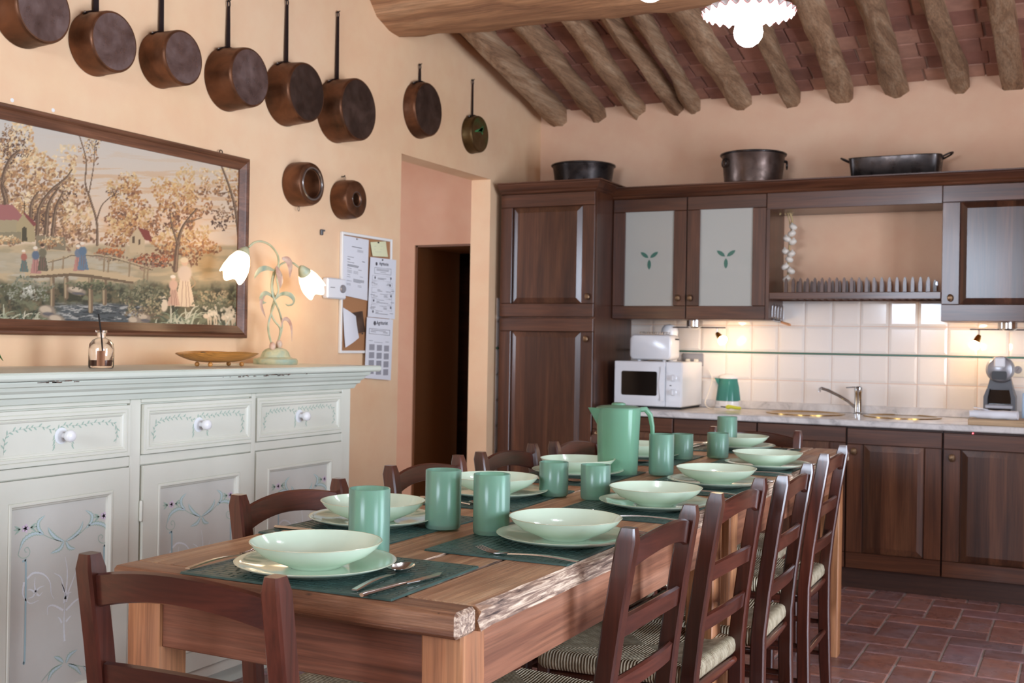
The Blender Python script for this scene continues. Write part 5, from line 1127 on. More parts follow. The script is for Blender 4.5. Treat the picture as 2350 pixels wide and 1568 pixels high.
# ================================================================== flower lamp on the sideboard
LX, LY = at(632, 836, 'z', 1.10).x, at(632, 836, 'z', 1.10).y
r_ = root('flower_lamp', (LX, LY, 1.1005), 'metal table lamp with leafy stems and two glowing tulip shades', 'lamp')
z0 = 1.1005
part('base', MB().lathe([(0, z0), (.086, z0), (.088, z0 + .006), (.088, z0 + .018), (.082, z0 + .023), (.070, z0 + .024), (.060, z0 + .028), (.057, z0 + .036), (.052, z0 + .048), (.042, z0 + .058), (.028, z0 + .064), (.012, z0 + .066), (0, z0 + .066)], 32, (LX, LY, 0)), 'lamp_patina', r_, 40)
def lp(cx, cy, dx_=0.0): return at(480 + cx / 4.126, 520 + cy / 4.126, 'x', LX + dx_)
def c3(pts, k=6):
    P = [Vector(p) for p in pts]; P = [P[0] * 2 - P[1]] + P + [P[-1] * 2 - P[-2]]; out = []
    for i in range(1, len(P) - 2):
        for j in range(k):
            t_ = j / k; a, b, c, d = P[i - 1:i + 3]; out.append(0.5 * ((2 * b) + (c - a) * t_ + (2 * a - 5 * b + 4 * c - d) * t_ ** 2 + (3 * b - a - 3 * c + d) * t_ ** 3))
    return out + [P[-2]]
stems = [[(600, 1150, 0), (560, 980, .012), (575, 860, .018), (625, 700, 0), (600, 590, -.015), (610, 480, -.01), (655, 360, 0), (645, 265, .006), (580, 180, .01), (500, 143, .012), (430, 150, .01), (375, 195, .006)],
         [(640, 1150, 0), (675, 980, .0), (620, 895, -.012), (588, 820, -.014), (612, 710, 0), (655, 610, .012), (640, 480, .01), (665, 375, 0), (730, 337, 0), (790, 345, 0), (845, 385, 0)],
         [(630, 1150, -.01), (690, 960, -.014), (672, 830, 0), (638, 740, .012), (598, 640, .012), (590, 540, 0), (610, 440, -.01), (645, 375, -.004)]]
for s_ in stems: part('stem', MB().tube(c3([lp(*p) for p in s_]), .0042, 8), 'lamp_patina', r_, 60)
def blade(pts, w_, mt, nm='leaf'):
    q = c3([lp(*p) for p in pts], 5); n = len(q)
    part(nm, MB().tube(q, [max(.0012, w_ * math.sin(PI * min(1, .06 + .94 * i / (n - 1))) ** .8) for i in range(n)], 8, flat=.22, up=(1, 0, 0)), mt, r_, 60)
blade([(625, 420, 0), (550, 395, .01), (485, 408, .015), (445, 455, .012), (430, 495, .005)], .011, 'lamp_patina')
blade([(612, 680, 0), (560, 635, .01), (510, 640, .014), (492, 685, .008), (512, 722, 0), (545, 720, -.005)], .010, 'lamp_patina')
blade([(615, 700, 0), (680, 642, .012), (750, 640, .016), (800, 682, .01), (795, 730, 0), (752, 746, -.006), (720, 732, -.006)], .010, 'lamp_patina')
blade([(530, 650, 0), (495, 700, .008), (500, 770, .01), (536, 862, 0)], .012, 'lamp_rose')
blade([(680, 960, 0), (700, 885, .006), (742, 880, .01), (778, 950, .008), (783, 1090, 0)], .008, 'lamp_rose')
blade([(690, 300, 0), (745, 320, .006), (768, 380, .006), (765, 485, 0)], .016, 'lamp_rose')
blade([(640, 375, 0), (660, 440, .012), (680, 520, .014), (672, 588, .006)], .020, 'lamp_rose', 'flower_bud')
for cx, cy in ((600, 1135), (662, 1115)):
    p = lp(cx, cy, .012); part('tulip', MB().ball(p, .013, 10, 8, (1, 1, 1.35)), 'lamp_rose', r_, 60)
def bell(neck, mouth, rad, dx_):
    A, B = lp(*neck, dx_), lp(*mouth, dx_); ax_v = (B - A).normalized(); L = (B - A).length
    q_ = ax_v.orthogonal().normalized(); w2 = ax_v.cross(q_); m = MB(); n = 36
    prof_ = [(0, .30), (.06, .42), (.2, .62), (.45, .86), (.75, 1.0), (1.0, 1.02)]
    def ring(t_, k, inner=0):
        vs = []
        for i in range(n):
            a = 2 * PI * i / n; wob = .07 * math.cos(5 * a) * t_ ** 2; rr_ = rad * (k * (1 + wob * .35)) - inner
            vs.append(A + ax_v * (L * (t_ + .10 * t_ ** 3 * math.cos(5 * a))) + (q_ * math.cos(a) + w2 * math.sin(a)) * rr_)
        return vs
    K = [ring(t_, k) for t_, k in prof_] + [ring(t_, k, .003) for t_, k in reversed(prof_[1:])]
    for rg in K: m.v += [tuple(v) for v in rg]
    for i in range(len(K) - 1):
        for q in range(n): m.f.append((i * n + q, i * n + (q + 1) % n, i * n + n + (q + 1) % n, i * n + n + q))
    part('shade', m, 'shade_warm', r_, 60, 'glowing white tulip glass shade')
    T = Matrix(((q_.x, w2.x, ax_v.x, A.x), (q_.y, w2.y, ax_v.y, A.y), (q_.z, w2.z, ax_v.z, A.z), (0, 0, 0, 1)))
    part('shade_cap', MB().lathe([(0, -.020), (.006, -.020), (.014, -.012), (rad * .40, -.002), (rad * .60, .018), (rad * .60, .021), (0, .014)], 20, T=T), 'lamp_patina', r_, 50)
bell((335, 235), (225, 455), .049, .006); bell((885, 410), (1000, 600), .047, 0)

# ================================================================== things on the sideboard
def top_at(px, py): return at(px, py, 'z', 1.1005)
c = Vector((-2.80, 0, 0)); c.y = at(232, 840, 'x', c.x).y
r_ = root('reed_diffuser', (c.x, c.y, 1.1005), 'clear glass diffuser bottle with amber liquid and black reed', 'bottle'); z0 = 1.1005
pr = [(0, 0), (.036, 0), (.039, .004), (.039, .062), (.036, .078), (.026, .090), (.013, .096), (.013, .112), (.018, .114), (.018, .120), (.0115, .120), (.0105, .096), (.023, .088), (.033, .076), (.0365, .06), (.0365, .007), (0, .007)]
part('glass_body', MB().lathe([(a, b + z0) for a, b in pr], 32, (c.x, c.y, 0)), 'clear_glass', r_, 50)
part('liquid', MB().lathe([(0, z0 + .0075), (.0355, z0 + .0075), (.0355, z0 + .026), (0, z0 + .026)], 28, (c.x, c.y, 0)), 'amber', r_, 40)
part('reed', MB().tube([(c.x, c.y + .012, z0 + .01), (c.x, c.y - .004, z0 + .12), (c.x, c.y - .014, z0 + .172)], .0028, 6), 'black', r_, 60)
m = MB(); n = 8
for i in range(n + 1):
    a = -.75 + .62 * i / n - .35; m.v += [(c.x + .0396 * math.cos(a), c.y + .0396 * math.sin(a), z0 + h) for h in (.008, .055)]
m.f = [(i * 2, i * 2 + 2, i * 2 + 3, i * 2 + 1) for i in range(n)]; part('label', m, 'copper_side', r_, 60, 'brown paper label with gold border')
c = top_at(507, 842); r_ = root('wooden_tray', (c.x - .03, c.y, 1.1005), 'oval honey-coloured wooden dish on ball feet', 'dish'); c = Vector((c.x - .03, c.y + .02, 0))
def boat(u, v, inner):
    a = 2 * PI * u; k = v; rx_, ry_ = .085 * k, .197 * k; z = .014 + .034 * k ** 3 * (1 + .12 * math.cos(2 * a)) + (.005 if inner else 0); return (c.x + rx_ * math.cos(a), c.y + ry_ * math.sin(a), 1.1005 + z)
m = MB().grid(44, 9, lambda u, v: boat(u, .02 + .98 * v, False), True); m2 = MB().grid(44, 9, lambda u, v: boat(u, .02 + .955 * v, True), True); n1 = len(m.v); m.add(m2.v, m2.f)
m.f += [(8 * 44 + q, 8 * 44 + (q + 1) % 44, n1 + 8 * 44 + (q + 1) % 44, n1 + 8 * 44 + q) for q in range(44)]; part('dish', m, 'tray_wood', r_, 60)
for sx_, sy_ in ((.03, -.075), (.03, .09), (-.03, -.075), (-.03, .09)): part('foot', MB().ball((c.x + sx_, c.y + sy_, 1.1005 + .0085), .0085, 10, 8), 'tray_wood', r_, 60)
m = MB(); rr = random.Random(5)
for k in range(26): m.ball((c.x + rr.uniform(-.035, .035), c.y - .01 + rr.uniform(-.075, .065), 1.1005 + .040 + rr.uniform(0, .008)), rr.uniform(.005, .009), 6, 5, (1, 1.5, .5))
part('pebbles', m, 'tin_dark', r_, 60, 'handful of dark flat pebbles', kind='stuff')
p = at(4, 829, 'x', -2.83); r_ = root('potted_plant', (-2.83, p.y - .16, 1.1005), 'small potted plant whose green leaf tip reaches past the picture edge', 'plant')
part('pot', MB().lathe([(0, 1.1005), (.045, 1.1005), (.058, 1.19), (.062, 1.19), (.062, 1.2), (.054, 1.2), (.050, 1.19), (0, 1.185)], 24, (-2.83, p.y - .16, 0)), 'pot_clay', r_)
for k in range(7):
    a = k * .9; dy2, dx2 = (.165, 0) if k == 0 else (.12 * math.cos(a), .10 * math.sin(a)); ez = p.z if k == 0 else 1.24 + .03 * (k % 3)
    B0 = Vector((-2.83, p.y - .16, 1.185)); B2 = Vector((-2.83 + dx2, p.y - .16 + dy2, ez)); B1 = (B0 + B2) / 2 + Vector((0, 0, .06))
    q = c3([B0, B1, B2], 7); n = len(q); part('leaf', MB().tube(q, [max(.001, .016 * math.sin(PI * i / (n - 1)) ** .8) for i in range(n)], 8, flat=.15, up=(0, 0, 1)), 'leaf', r_, 60)

# ================================================================== corkboard, notices, thermostat
bY0, bY1 = at(777, 680, 'x', XW).y, at(894, 620, 'x', XW).y; bZ0, bZ1 = at(773, 811, 'x', XW).z, (at(780, 533, 'x', XW).z + at(893, 548, 'x', XW).z) / 2
r_ = root('corkboard', (XW, (bY0 + bY1) / 2, bZ0), 'white-framed corkboard hung with notices above the sideboard end', 'corkboard')
part('cork_sheet', MB().box(XW + .002, XW + .009, bY0 + .008, bY1 - .008, bZ0 + .008, bZ1 - .008), 'cork', r_, None)
k = .013
for a, b, c, d in ((bY0, bY0 + k, bZ0, bZ1), (bY1 - k, bY1, bZ0, bZ1), (bY0 + k, bY1 - k, bZ0, bZ0 + k), (bY0 + k, bY1 - k, bZ1 - k, bZ1)): part('frame_rail', MB().box(XW + .001, XW + .016, a, b, c, d, .002), 'white_paint', r_, None)
def text_faces(m, s_, x, y, z, size, bold=False):
    cu = bpy.data.curves.new('t', 'FONT'); cu.body = s_; cu.size = size; cu.resolution_u = 2; cu.align_x = 'CENTER'
    if bold: cu.offset = size * .02
    ob = bpy.data.objects.new('t', cu); COL.objects.link(ob); bpy.context.view_layer.update()
    me = bpy.data.meshes.new_from_object(ob.evaluated_get(bpy.context.evaluated_depsgraph_get()))
    m.add([(x, y + v.co.x, z + v.co.y) for v in me.vertices], [tuple(p.vertices) for p in me.polygons]); bpy.data.objects.remove(ob); bpy.data.meshes.remove(me); bpy.data.curves.remove(cu)
def sheet(corners, x, mt, label, name='notice', cat_='paper', curl=0.0):
    """thin paper on the board; corners in the photo tl, tr, br, bl"""
    P = [at(px, py, 'x', x) for px, py in corners]; m = MB(); N = 8
    def f(u, v, o_):
        a = P[0].lerp(P[1], u); b = P[3].lerp(P[2], u); q = a.lerp(b, v); return (x + o_ + curl * (v ** 2) * .5 + curl * .4 * math.sin(u * 3), q.y, q.z)
    m.grid(N, N, lambda u, v: f(u, v, .0006)); m2 = MB().grid(N, N, lambda u, v: f(u, v, 0)); n = len(m.v); m.add(m2.v, m2.f)
    ed = [i for i in range(N)] + [i * N + N - 1 for i in range(1, N)] + [N * N - 1 - i for i in range(1, N)] + [i * N for i in range(N - 2, 0, -1)]
    m.f += [(ed[i], ed[(i + 1) % len(ed)], n + ed[(i + 1) % len(ed)], n + ed[i]) for i in range(len(ed))]
    r2 = single(name, m, mt, label, cat_, 'notices on the corkboard', smooth=60)
    return r2, (lambda u, v: f(u, v, .0010))
def lines(m, g, rows_):
    for u0, u1, v0, h in rows_:
        a, b = g(u0, v0), g(u1, v0); m.add([(a[0], a[1], a[2]), (b[0], b[1], b[2]), (b[0], b[1], b[2] - h * .5), (a[0], a[1], a[2] - h * .5)], [(0, 1, 2, 3)])
s1, g = sheet([(787, 540), (846, 551), (842, 690), (783, 677)], XW + .014, 'paper', 'printed white sheet in a plastic sleeve, top of the corkboard', curl=.004)
m = MB(); lines(m, g, [(.34, .72, .155, .006)] + [(.55, .78, .20 + .014 * i, .0022) for i in range(3)] + [(.18, .42, .335, .004), (.18, .86, .375, .006), (.18, .44, .425, .004), (.18, .62, .465, .006), (.18, .60, .485, .006), (.18, .74, .525, .004)] + [(.18, .36, .56 + .018 * i, .0025) for i in range(3)] + [(.42, .60, .56 + .018 * i, .0025) for i in range(3)] + [(.18, .80, .635, .003), (.18, .30, .67, .003), (.42, .85, .69, .004), (.42, .84, .705, .004), (.42, .84, .72, .004), (.42, .70, .735, .004), (.17, .36, .735, .003), (.17, .74, .785, .003), (.17, .74, .805, .003)]); part('print', m, 'ink', s1, None, kind='stuff')
s2, g = sheet([(850, 556), (885, 554), (889, 590), (854, 588)], XW + .014, 'paper_yellow', 'small pale yellow note pinned to the corkboard corner', 'sticky_note', 'note', curl=.006)
m = MB(); lines(m, g, [(.2, .7, .3, .0015), (.15, .65, .5, .0015), (.2, .6, .68, .0015)]); part('handwriting', m, 'ink_light', s2, None, kind='stuff')
def framed(m, g, u0, u1, v0, v1, t_=.0016):
    for a, b in (((u0, v0), (u1, v0)), ((u0, v1), (u1, v1)), ((u0, v0), (u0, v1)), ((u1, v0), (u1, v1))):
        A, B = Vector(g(*a)), Vector(g(*b)); m.tube([A, B], t_ * .5, 4)
def disc(m, g, u, v, rr_, n=14):
    p = g(u, v); m.add([(p[0] + .0002, p[1] + rr_ * math.cos(2 * PI * i / n), p[2] + rr_ * math.sin(2 * PI * i / n)) for i in range(n)], [tuple(range(n))])
def logo(m, g, u, v, size):
    disc(m, g, u - .23, v - .012, size * .42); p = g(u + .05, v); text_faces(m, 'Agriturist', p[0] + .0003, p[1], p[2], size, True)
s3, g = sheet([(850, 590), (909, 597), (905, 733), (843, 727)], XW + .018, 'paper', 'laminated rules sheet with boxed icons hanging over the board edge', curl=.004)
m = MB(); logo(m, g, .46, .115, .021); framed(m, g, .17, .80, .165, .265)
lines(m, g, [(.24, .72, .185, .004), (.24, .70, .205, .004), (.38, .60, .235, .003), (.30, .62, .335, .004), (.30, .54, .352, .004), (.08, .78, .42, .004), (.16, .76, .438, .004), (.30, .95, .53, .004), (.30, .82, .55, .004), (.40, .70, .60, .003), (.06, .68, .62, .004), (.15, .70, .64, .004), (.28, .56, .70, .003), (.28, .95, .725, .004), (.28, .72, .745, .004), (.40, .66, .80, .003), (.10, .68, .825, .004), (.06, .68, .845, .004), (.26, .52, .885, .003), (.26, .92, .91, .004), (.26, .72, .93, .004)])
for a, b, c, d in ((.10, .80, .30, .38), (.10, .86, .40, .47), (.10, .90, .50, .58), (.10, .86, .59, .67), (.12, .86, .68, .77), (.10, .86, .79, .87)): framed(m, g, a, b, c, d, .0009)
for u, v in ((.20, .335), (.80, .325), (.78, .44), (.82, .62), (.18, .72), (.82, .815), (.17, .905)): disc(m, g, u, v, .0065)
part('print', m, 'ink', s3, None, kind='stuff')
s4, g = sheet([(842, 728), (902, 734), (896, 873), (836, 868)], XW + .021, 'paper', 'laminated sheet with a grid of small pictures, lowest by the sideboard', curl=.003)
m = MB(); logo(m, g, .52, .10, .026); framed(m, g, .10, .88, .18, .265, .002); lines(m, g, [(.16, .72, .20, .0045), (.16, .80, .225, .0045), (.10, .86, .375, .003), (.30, .62, .395, .0025)]); part('print', m, 'ink', s4, None, kind='stuff')
m = MB()
for r2 in range(4):
    for c2 in range(3): a = g(.12 + .28 * c2, .44 + .13 * r2); b = g(.32 + .28 * c2, .53 + .13 * r2); m.add([(a[0], a[1], a[2]), (b[0], b[1], a[2]), (b[0], b[1], b[2]), (a[0], a[1], b[2])], [(0, 1, 2, 3)])
part('pictures', m, 'ink_light', s4, None, 'grid of small grey pictures', kind='stuff')
s5, g = sheet([(787, 706), (816, 726), (821, 775), (790, 798)], XW + .013, 'paper', 'crumpled torn white note low on the corkboard', 'torn_note', 'note', curl=.012)
s6, g = sheet([(808, 718), (832, 714), (837, 762), (816, 766)], XW + .011, 'copper_dark', 'small dark printed card beside the crumpled note', 'picture_card', 'card', curl=.004)
for px, py in ((819, 549), (877, 597), (831, 766), (868, 557)): p = at(px, py, 'x', XW + .02); single('push_pin', MB().ball((XW + .022, p.y, p.z), .004, 8, 6, (1.2, 1, 1)), 'black' if px != 819 else 'tin_rim', {819: 'grey pin in the sleeve sheet', 877: 'black pin in the rules sheet', 831: 'black pin below the dark card', 868: 'black pin in the yellow note'}[px], 'push pin', 'pins in the corkboard')
a, b = at(738, 660, 'x', XW), at(785, 662, 'x', XW); za, zb = at(760, 686, 'x', XW).z, at(760, 639, 'x', XW).z
r_ = root('thermostat', (XW, (a.y + b.y) / 2, za), 'white wall thermostat with round dial beside the corkboard', 'thermostat')
part('case', MB().box(XW + .001, XW + .034, a.y, b.y - .012, za, zb, .006), 'plastic_white', r_, None)
part('dial', MB().lathe([(0, XW + .044), (.016, XW + .044), (.019, XW + .040), (.019, XW + .033), (0, XW + .033)], 24, (0, b.y - .045, (za + zb) / 2), 'x'), 'silver_plastic', r_, 40)
part('mark', MB().box(XW + .0335, XW + .0345, a.y + .02, a.y + .055, (za + zb) / 2 + .002, (za + zb) / 2 + .005), 'ink', r_, None)

# ================================================================== pots on top of the cupboards
def round_pot(px0, px1, py, zbase, yc_, mt, label, rings=False):
    cx_ = at((px0 + px1) / 2, py, 'y', yc_); R = (px1 - px0) / 2 * proj(cx_)[2] / FPX; zt = cx_.z; c = (cx_.x, yc_, 0)
    r_ = root('copper_pot', (cx_.x, yc_, zbase), label, 'pot', 'old pots on the cupboards')
    part('pot_wall', MB().lathe([(0, zbase), (R * .84, zbase), (R * .88, zbase + .006), (R * .97, zt - .012), (R, zt - .004), (R, zt), (R * .97, zt), (R * .95, zt - .012), (R * .86, zbase + .01), (0, zbase + .006)], 44, c), mt, r_, 40)
    part('rim', MB().tube([(c[0] + R * math.cos(2 * PI * k / 44), yc_ + R * math.sin(2 * PI * k / 44), zt) for k in range(44)], .0065, 8, closed=True), 'tin_dark', r_, 60)
    if rings:
        for an in (-2.35, .35):
            q = Vector((math.cos(an), math.sin(an), 0)); b = Vector((c[0], yc_, zt - .045)) + q * (R * .97 + .006); sd = q.cross(Vector((0, 0, 1)))
            part('ring_handle', MB().tube([b + sd * .022 * math.cos(2 * PI * k / 16) + Vector((0, 0, -.010 + .022 * math.sin(2 * PI * k / 16))) + q * .006 for k in range(16)], .0035, 6, closed=True), 'tin_dark', r_, 60)
            part('lug', MB().ball(b + Vector((0, 0, .010)) - q * .002, .009, 8, 6), 'tin_dark', r_, 60)
round_pot(1267, 1411, 382, 2.1155, 6.235, 'tin_dark', 'low blackened round pan on the tall cupboard')
round_pot(1656, 1802, 357, 2.0985, 6.255, 'copper_dark', 'deep dark copper pot with ring handles on the wall cupboards', True)
yP = 6.285; a, b = at(1952, 380, 'y', yP), at(2163, 372, 'y', yP); zt = at(2060, 363, 'y', yP).z; zb = 2.0985; cx_ = (a.x + b.x) / 2; LL = (b.x - a.x) / 2
r_ = root('fish_pan', (cx_, yP, zb), 'long shallow dark metal roasting pan with loop handles on the cornice', 'roasting pan')
m = MB(); N = 40
def rr_rect(k, hx, hy, rad):
    a = 2 * PI * k / N; s_, c2 = math.sin(a), math.cos(a); return (hx * math.copysign(abs(c2) ** .35, c2), hy * math.copysign(abs(s_) ** .35, s_))
for hx, hy, z in ((LL * .92, .085, zb), (LL * .95, .09, zb + .006), (LL, .10, zt - .003), (LL + .004, .104, zt), (LL - .004, .096, zt), (LL * .93, .086, zb + .010)): m.v += [(cx_ + rr_rect(k, hx, hy, .04)[0], yP + rr_rect(k, hx, hy, .04)[1], z) for k in range(N)]
for i in range(5):
    for q in range(N): m.f.append((i * N + q, i * N + (q + 1) % N, i * N + N + (q + 1) % N, i * N + N + q))
m.f += [tuple(range(N - 1, -1, -1)), tuple(range(5 * N, 6 * N))]; part('pan_body', m, 'tin_dark', r_, 40)
for sg in (-1, 1): part('loop_handle', MB().tube(c3([(cx_ + sg * LL * .99, yP - .035, zt - .012), (cx_ + sg * (LL + .035), yP - .03, zt + .006), (cx_ + sg * (LL + .05), yP, zt + .014), (cx_ + sg * (LL + .035), yP + .03, zt + .006), (cx_ + sg * LL * .99, yP + .035, zt - .012)]), .005, 8), 'tin_dark', r_, 60)
a = at(1567, 411, 'y', 6.40); b = at(1645, 411, 'y', 6.40); m = MB().prism([(a.x, 0), (a.x + .02, .028), (a.x + .05, .028), (b.x, .006), (b.x, 0)], 'y', 6.37, 6.43); m.v = [(x, y, z + 2.0985) for x, y, z in m.v]
single('wooden_wedge', m, 'walnut_x', 'flat wooden wedge lying behind the cornice next to the copper pot', 'wood block', smooth=None)

# ================================================================== inside the glazed cupboard
def cup(x, y, z, R, h, label, handle=True, mt='porcelain'):
    r_ = root('cup', (x, y, z), label, 'cup', 'crockery behind frosted glass')
    part('cup_body', MB().lathe([(0, z), (R * .6, z), (R * .8, z + h * .2), (R, z + h), (R * .93, z + h), (R * .73, z + h * .22), (0, z + h * .1)], 20, (x, y, 0)), mt, r_, 50)
    if handle: part('handle', MB().tube([(x + R * .9 + .016 * math.sin(PI * k / 8), y, z + h * .2 + h * .65 * k / 8) for k in range(9)], .004, 6), mt, r_, 60)
zf = ZU0 + .0185; zs_ = ZSH + .0095
for px, z, R, h, hd_, lb in ((1442, zf, .038, .05, False, 'white cup low in the left glazed door by the hinge'), (1480, zf, .045, .045, False, 'white bowl low in the left glazed door centre'), (1516, zf, .036, .06, True, 'white cup with handle low behind the left glazed door'), (1452, zs_, .05, .05, False, 'small white bowl on the shelf behind the left glazed door'),
                           (1622, zf, .04, .04, False, 'white cup low behind the right glazed door, by its knob'), (1655, zf, .045, .05, False, 'white dish low behind the right glazed door centre')):
    cup(at(px, 650, 'y', 6.27).x, 6.27, z, R, h, lb, hd_)
x = at(1672, 660, 'y', 6.36).x; single('upright_plate', MB().lathe([(0, 6.36), (.055, 6.358), (.085, 6.352), (.086, 6.354), (.056, 6.362), (0, 6.364)], 32, (x, 0, zf + .0865), 'y'), 'porcelain', 'round white plate standing at the back of the right glazed door', 'plate')
for px, hh, lb in ((1620, .15, 'stack of clear tumblers on the glazed shelf near the knob side'), (1668, .15, 'stack of clear tumblers on the glazed shelf behind the leaf motif')):
    x = at(px, 600, 'y', 6.28).x; single('stacked_tumblers', MB().lathe([(0, zs_), (.028, zs_), (.034, zs_ + hh * .5), (.031, zs_ + hh * .5), (.036, zs_ + hh), (.032, zs_ + hh), (.024, zs_ + .01), (0, zs_ + .008)], 20, (x, 6.28, 0)), 'porcelain', lb, 'glass', 'crockery behind frosted glass')
x = at(1716, 590, 'y', 6.24).x; single('green_bottle', MB().lathe([(0, zs_), (.022, zs_), (.022, zs_ + .075), (.012, zs_ + .095), (.012, zs_ + .105), (0, zs_ + .105)], 18, (x, 6.24, 0)), 'leaf', 'small green bottle at the edge of the right glazed door', 'bottle')

# ================================================================== dish-rack bay: garlic, utensils
yG = 6.30; r_ = root('garlic_braid', (at(1807, 560, 'y', yG).x, yG, 1.55), 'hanging braid of white garlic bulbs tied with raffia', 'garlic')
top = at(1800, 470, 'y', yG); bot = at(1808, 640, 'y', yG)
part('braid', MB().tube(c3([top, at(1818, 505, 'y', yG), at(1812, 560, 'y', yG), bot]), [.006] * 19, 6), 'raffia', r_, 60)
m = MB(); rr = random.Random(2)
for k in range(16):
    e = at(1783 + rr.uniform(0, 40), 478 + rr.uniform(-6, 60 if k < 5 else 18), 'y', yG + rr.uniform(-.02, .02)); m.tube(c3([top + Vector((rr.uniform(-.006, .006), 0, 0)), (top + e) / 2 + Vector((rr.uniform(-.015, .015), 0, .012)), e]), .0022, 5)
part('raffia_tie', m, 'raffia', r_, 60, 'straw-coloured raffia bow', kind='stuff')
for i, (zx, zy) in enumerate(((1150, 315), (1143, 355), (1113, 387), (1148, 405), (1105, 463), (1140, 477), (1127, 510), (1103, 555), (1137, 580), (1112, 628))):
    p = at(1380 + zx / 2.614, 400 + zy / 2.614, 'y', yG - .02 - .01 * (i % 3)); m = MB().lathe([(0, -.021), (.012, -.019), (.021, -.008), (.0225, .001), (.017, .011), (.008, .017), (.004, .024), (0, .027)], 14)
    m.v = [(p.x + (z if i % 2 else -z) * .25 + x, p.y + y, p.z + z * .9) for x, y, z in m.v]; part('garlic_bulb', m, 'garlic', r_, 60)
yU_ = 6.20; r_ = root('utensil_rail', (at(1785, 735, 'y', yU_).x, yU_, at(1785, 748, 'y', yU_).z), 'small wire utensil rail with loops and wooden handle under the dish rack', 'utensil rack')
a, b = at(1762, 732, 'y', yU_), at(1793, 739, 'y', yU_ - .03)
part('rail', MB().tube([a, b], .007, 8), 'steel', r_, 50); part('clip_bar', MB().tube([a + Vector((0, 0, .02)), a, b, b + Vector((0, 0, .012))], .003, 6), 'steel', r_, 50)
for k in range(5):
    q = a.lerp(b, .15 + k * .2); part('wire_loop', MB().tube([(q.x + .004 + .004 * k * .2 + .008 * math.sin(2 * PI * j / 14), q.y, q.z + .045 + .042 * math.cos(2 * PI * j / 14)) for j in range(14)], .0018, 5, closed=True), 'chrome', r_, 60)
part('wooden_handle', MB().tube([b + Vector((.002, 0, -.002)), at(1813, 746, 'y', yU_ - .06)], .007, 8), 'plastic_handle', r_, 50)
p = at(2150, 651, 'y', YU + .01); single('rack_clip', MB().box(p.x - .008, p.x + .006, YU + .002, YU + .02, p.z - .012, p.z + .012, .003), 'silver_plastic', 'small grey plastic clip at the end of the plate rack', 'clip')

# ================================================================== worktop appliances
zW = .8445
yF = at(1480, 936, 'z', zW + .004).y + .012; x0, x1 = at(1409, 880, 'y', yF).x, at(1564, 880, 'y', yF).x; zt = at(1480, 829.5, 'y', yF).z; zb = zW + .012
r_ = root('microwave', ((x0 + x1) / 2, yF + .17, zW), 'white microwave oven with dark window and two dials', 'microwave')
part('case', MB().box(x0, x1, yF + .012, YB - .04, zb, zt, .006), 'plastic_white', r_, None)
part('underside', MB().box(x0 + .01, x1 - .01, yF + .02, YB - .05, zW + .002, zb), 'rubber', r_, None)
xd = x0 + (x1 - x0) * .765
d_ = part('door', MB().box(x0 + .001, xd - .001, yF, yF + .012, zb + .001, zt - .001, .004), 'plastic_white', r_, None)
def rrect(cx, cz, hx, hz, rad, n=6):
    out = []
    for sx_, sz_, a0 in ((1, 1, 0), (-1, 1, PI / 2), (-1, -1, PI), (1, -1, 1.5 * PI)): out += [(cx + sx_ * (hx - rad) + rad * math.cos(a0 + PI / 2 * k / n), cz + sz_ * (hz - rad) + rad * math.sin(a0 + PI / 2 * k / n)) for k in range(n + 1)]
    return out
wc = ((x0 + xd) / 2 - .012, (zb + zt) / 2 + .004); part('bezel', MB().prism(rrect(wc[0], wc[1], (xd - x0) * .44, (zt - zb) * .365, .018), 'y', yF - .004, yF + .002), 'plastic_white', d_, 30)
part('window', MB().prism(rrect(wc[0] + .012, wc[1] - .002, (xd - x0) * .345, (zt - zb) * .27, .010), 'y', yF - .006, yF - .002), 'black_gloss', d_, 30, 'dark glass window')
part('grip', MB().prism([(xd - .001, zb + .03), (xd - .001, zt - .025), (xd - .022, zt - .028), (xd - .034, (zb + zt) / 2), (xd - .022, zb + .032)], 'y', yF - .012, yF + .002), 'plastic_white', d_, None)
pn = part('control_panel', MB().box(xd + .001, x1 - .001, yF, yF + .012, zb + .001, zt - .001, .004), 'plastic_white', r_, None)
for zz in (zb + (zt - zb) * .645, zb + (zt - zb) * .33):
    xx = (xd + x1) / 2; o = part('dial', MB().lathe([(0, -yF + .018), (.015, -yF + .018), (.017, -yF + .006), (.021, -yF + .003), (.021, -yF), (0, -yF)], 24, (0, 0, 0)), 'plastic_white', pn, 40)
    for v in o.data.vertices:
        x_, y_, z_ = v.co + Vector(ORG[o.name]); v.co = Vector((xx + x_, -z_, zz + y_)) - Vector(ORG[o.name])
    part('dial_grip', MB().box(xx - .004, xx + .004, yF - .026, yF - .016, zz - .014, zz + .014, .003), 'plastic_white', pn, None)
part('logo', MB().box((xd + x1) / 2 - .022, (xd + x1) / 2 - .010, yF - .0006, yF, (zb + zt) / 2 - .008, (zb + zt) / 2 - .003), 'ink', pn, None)
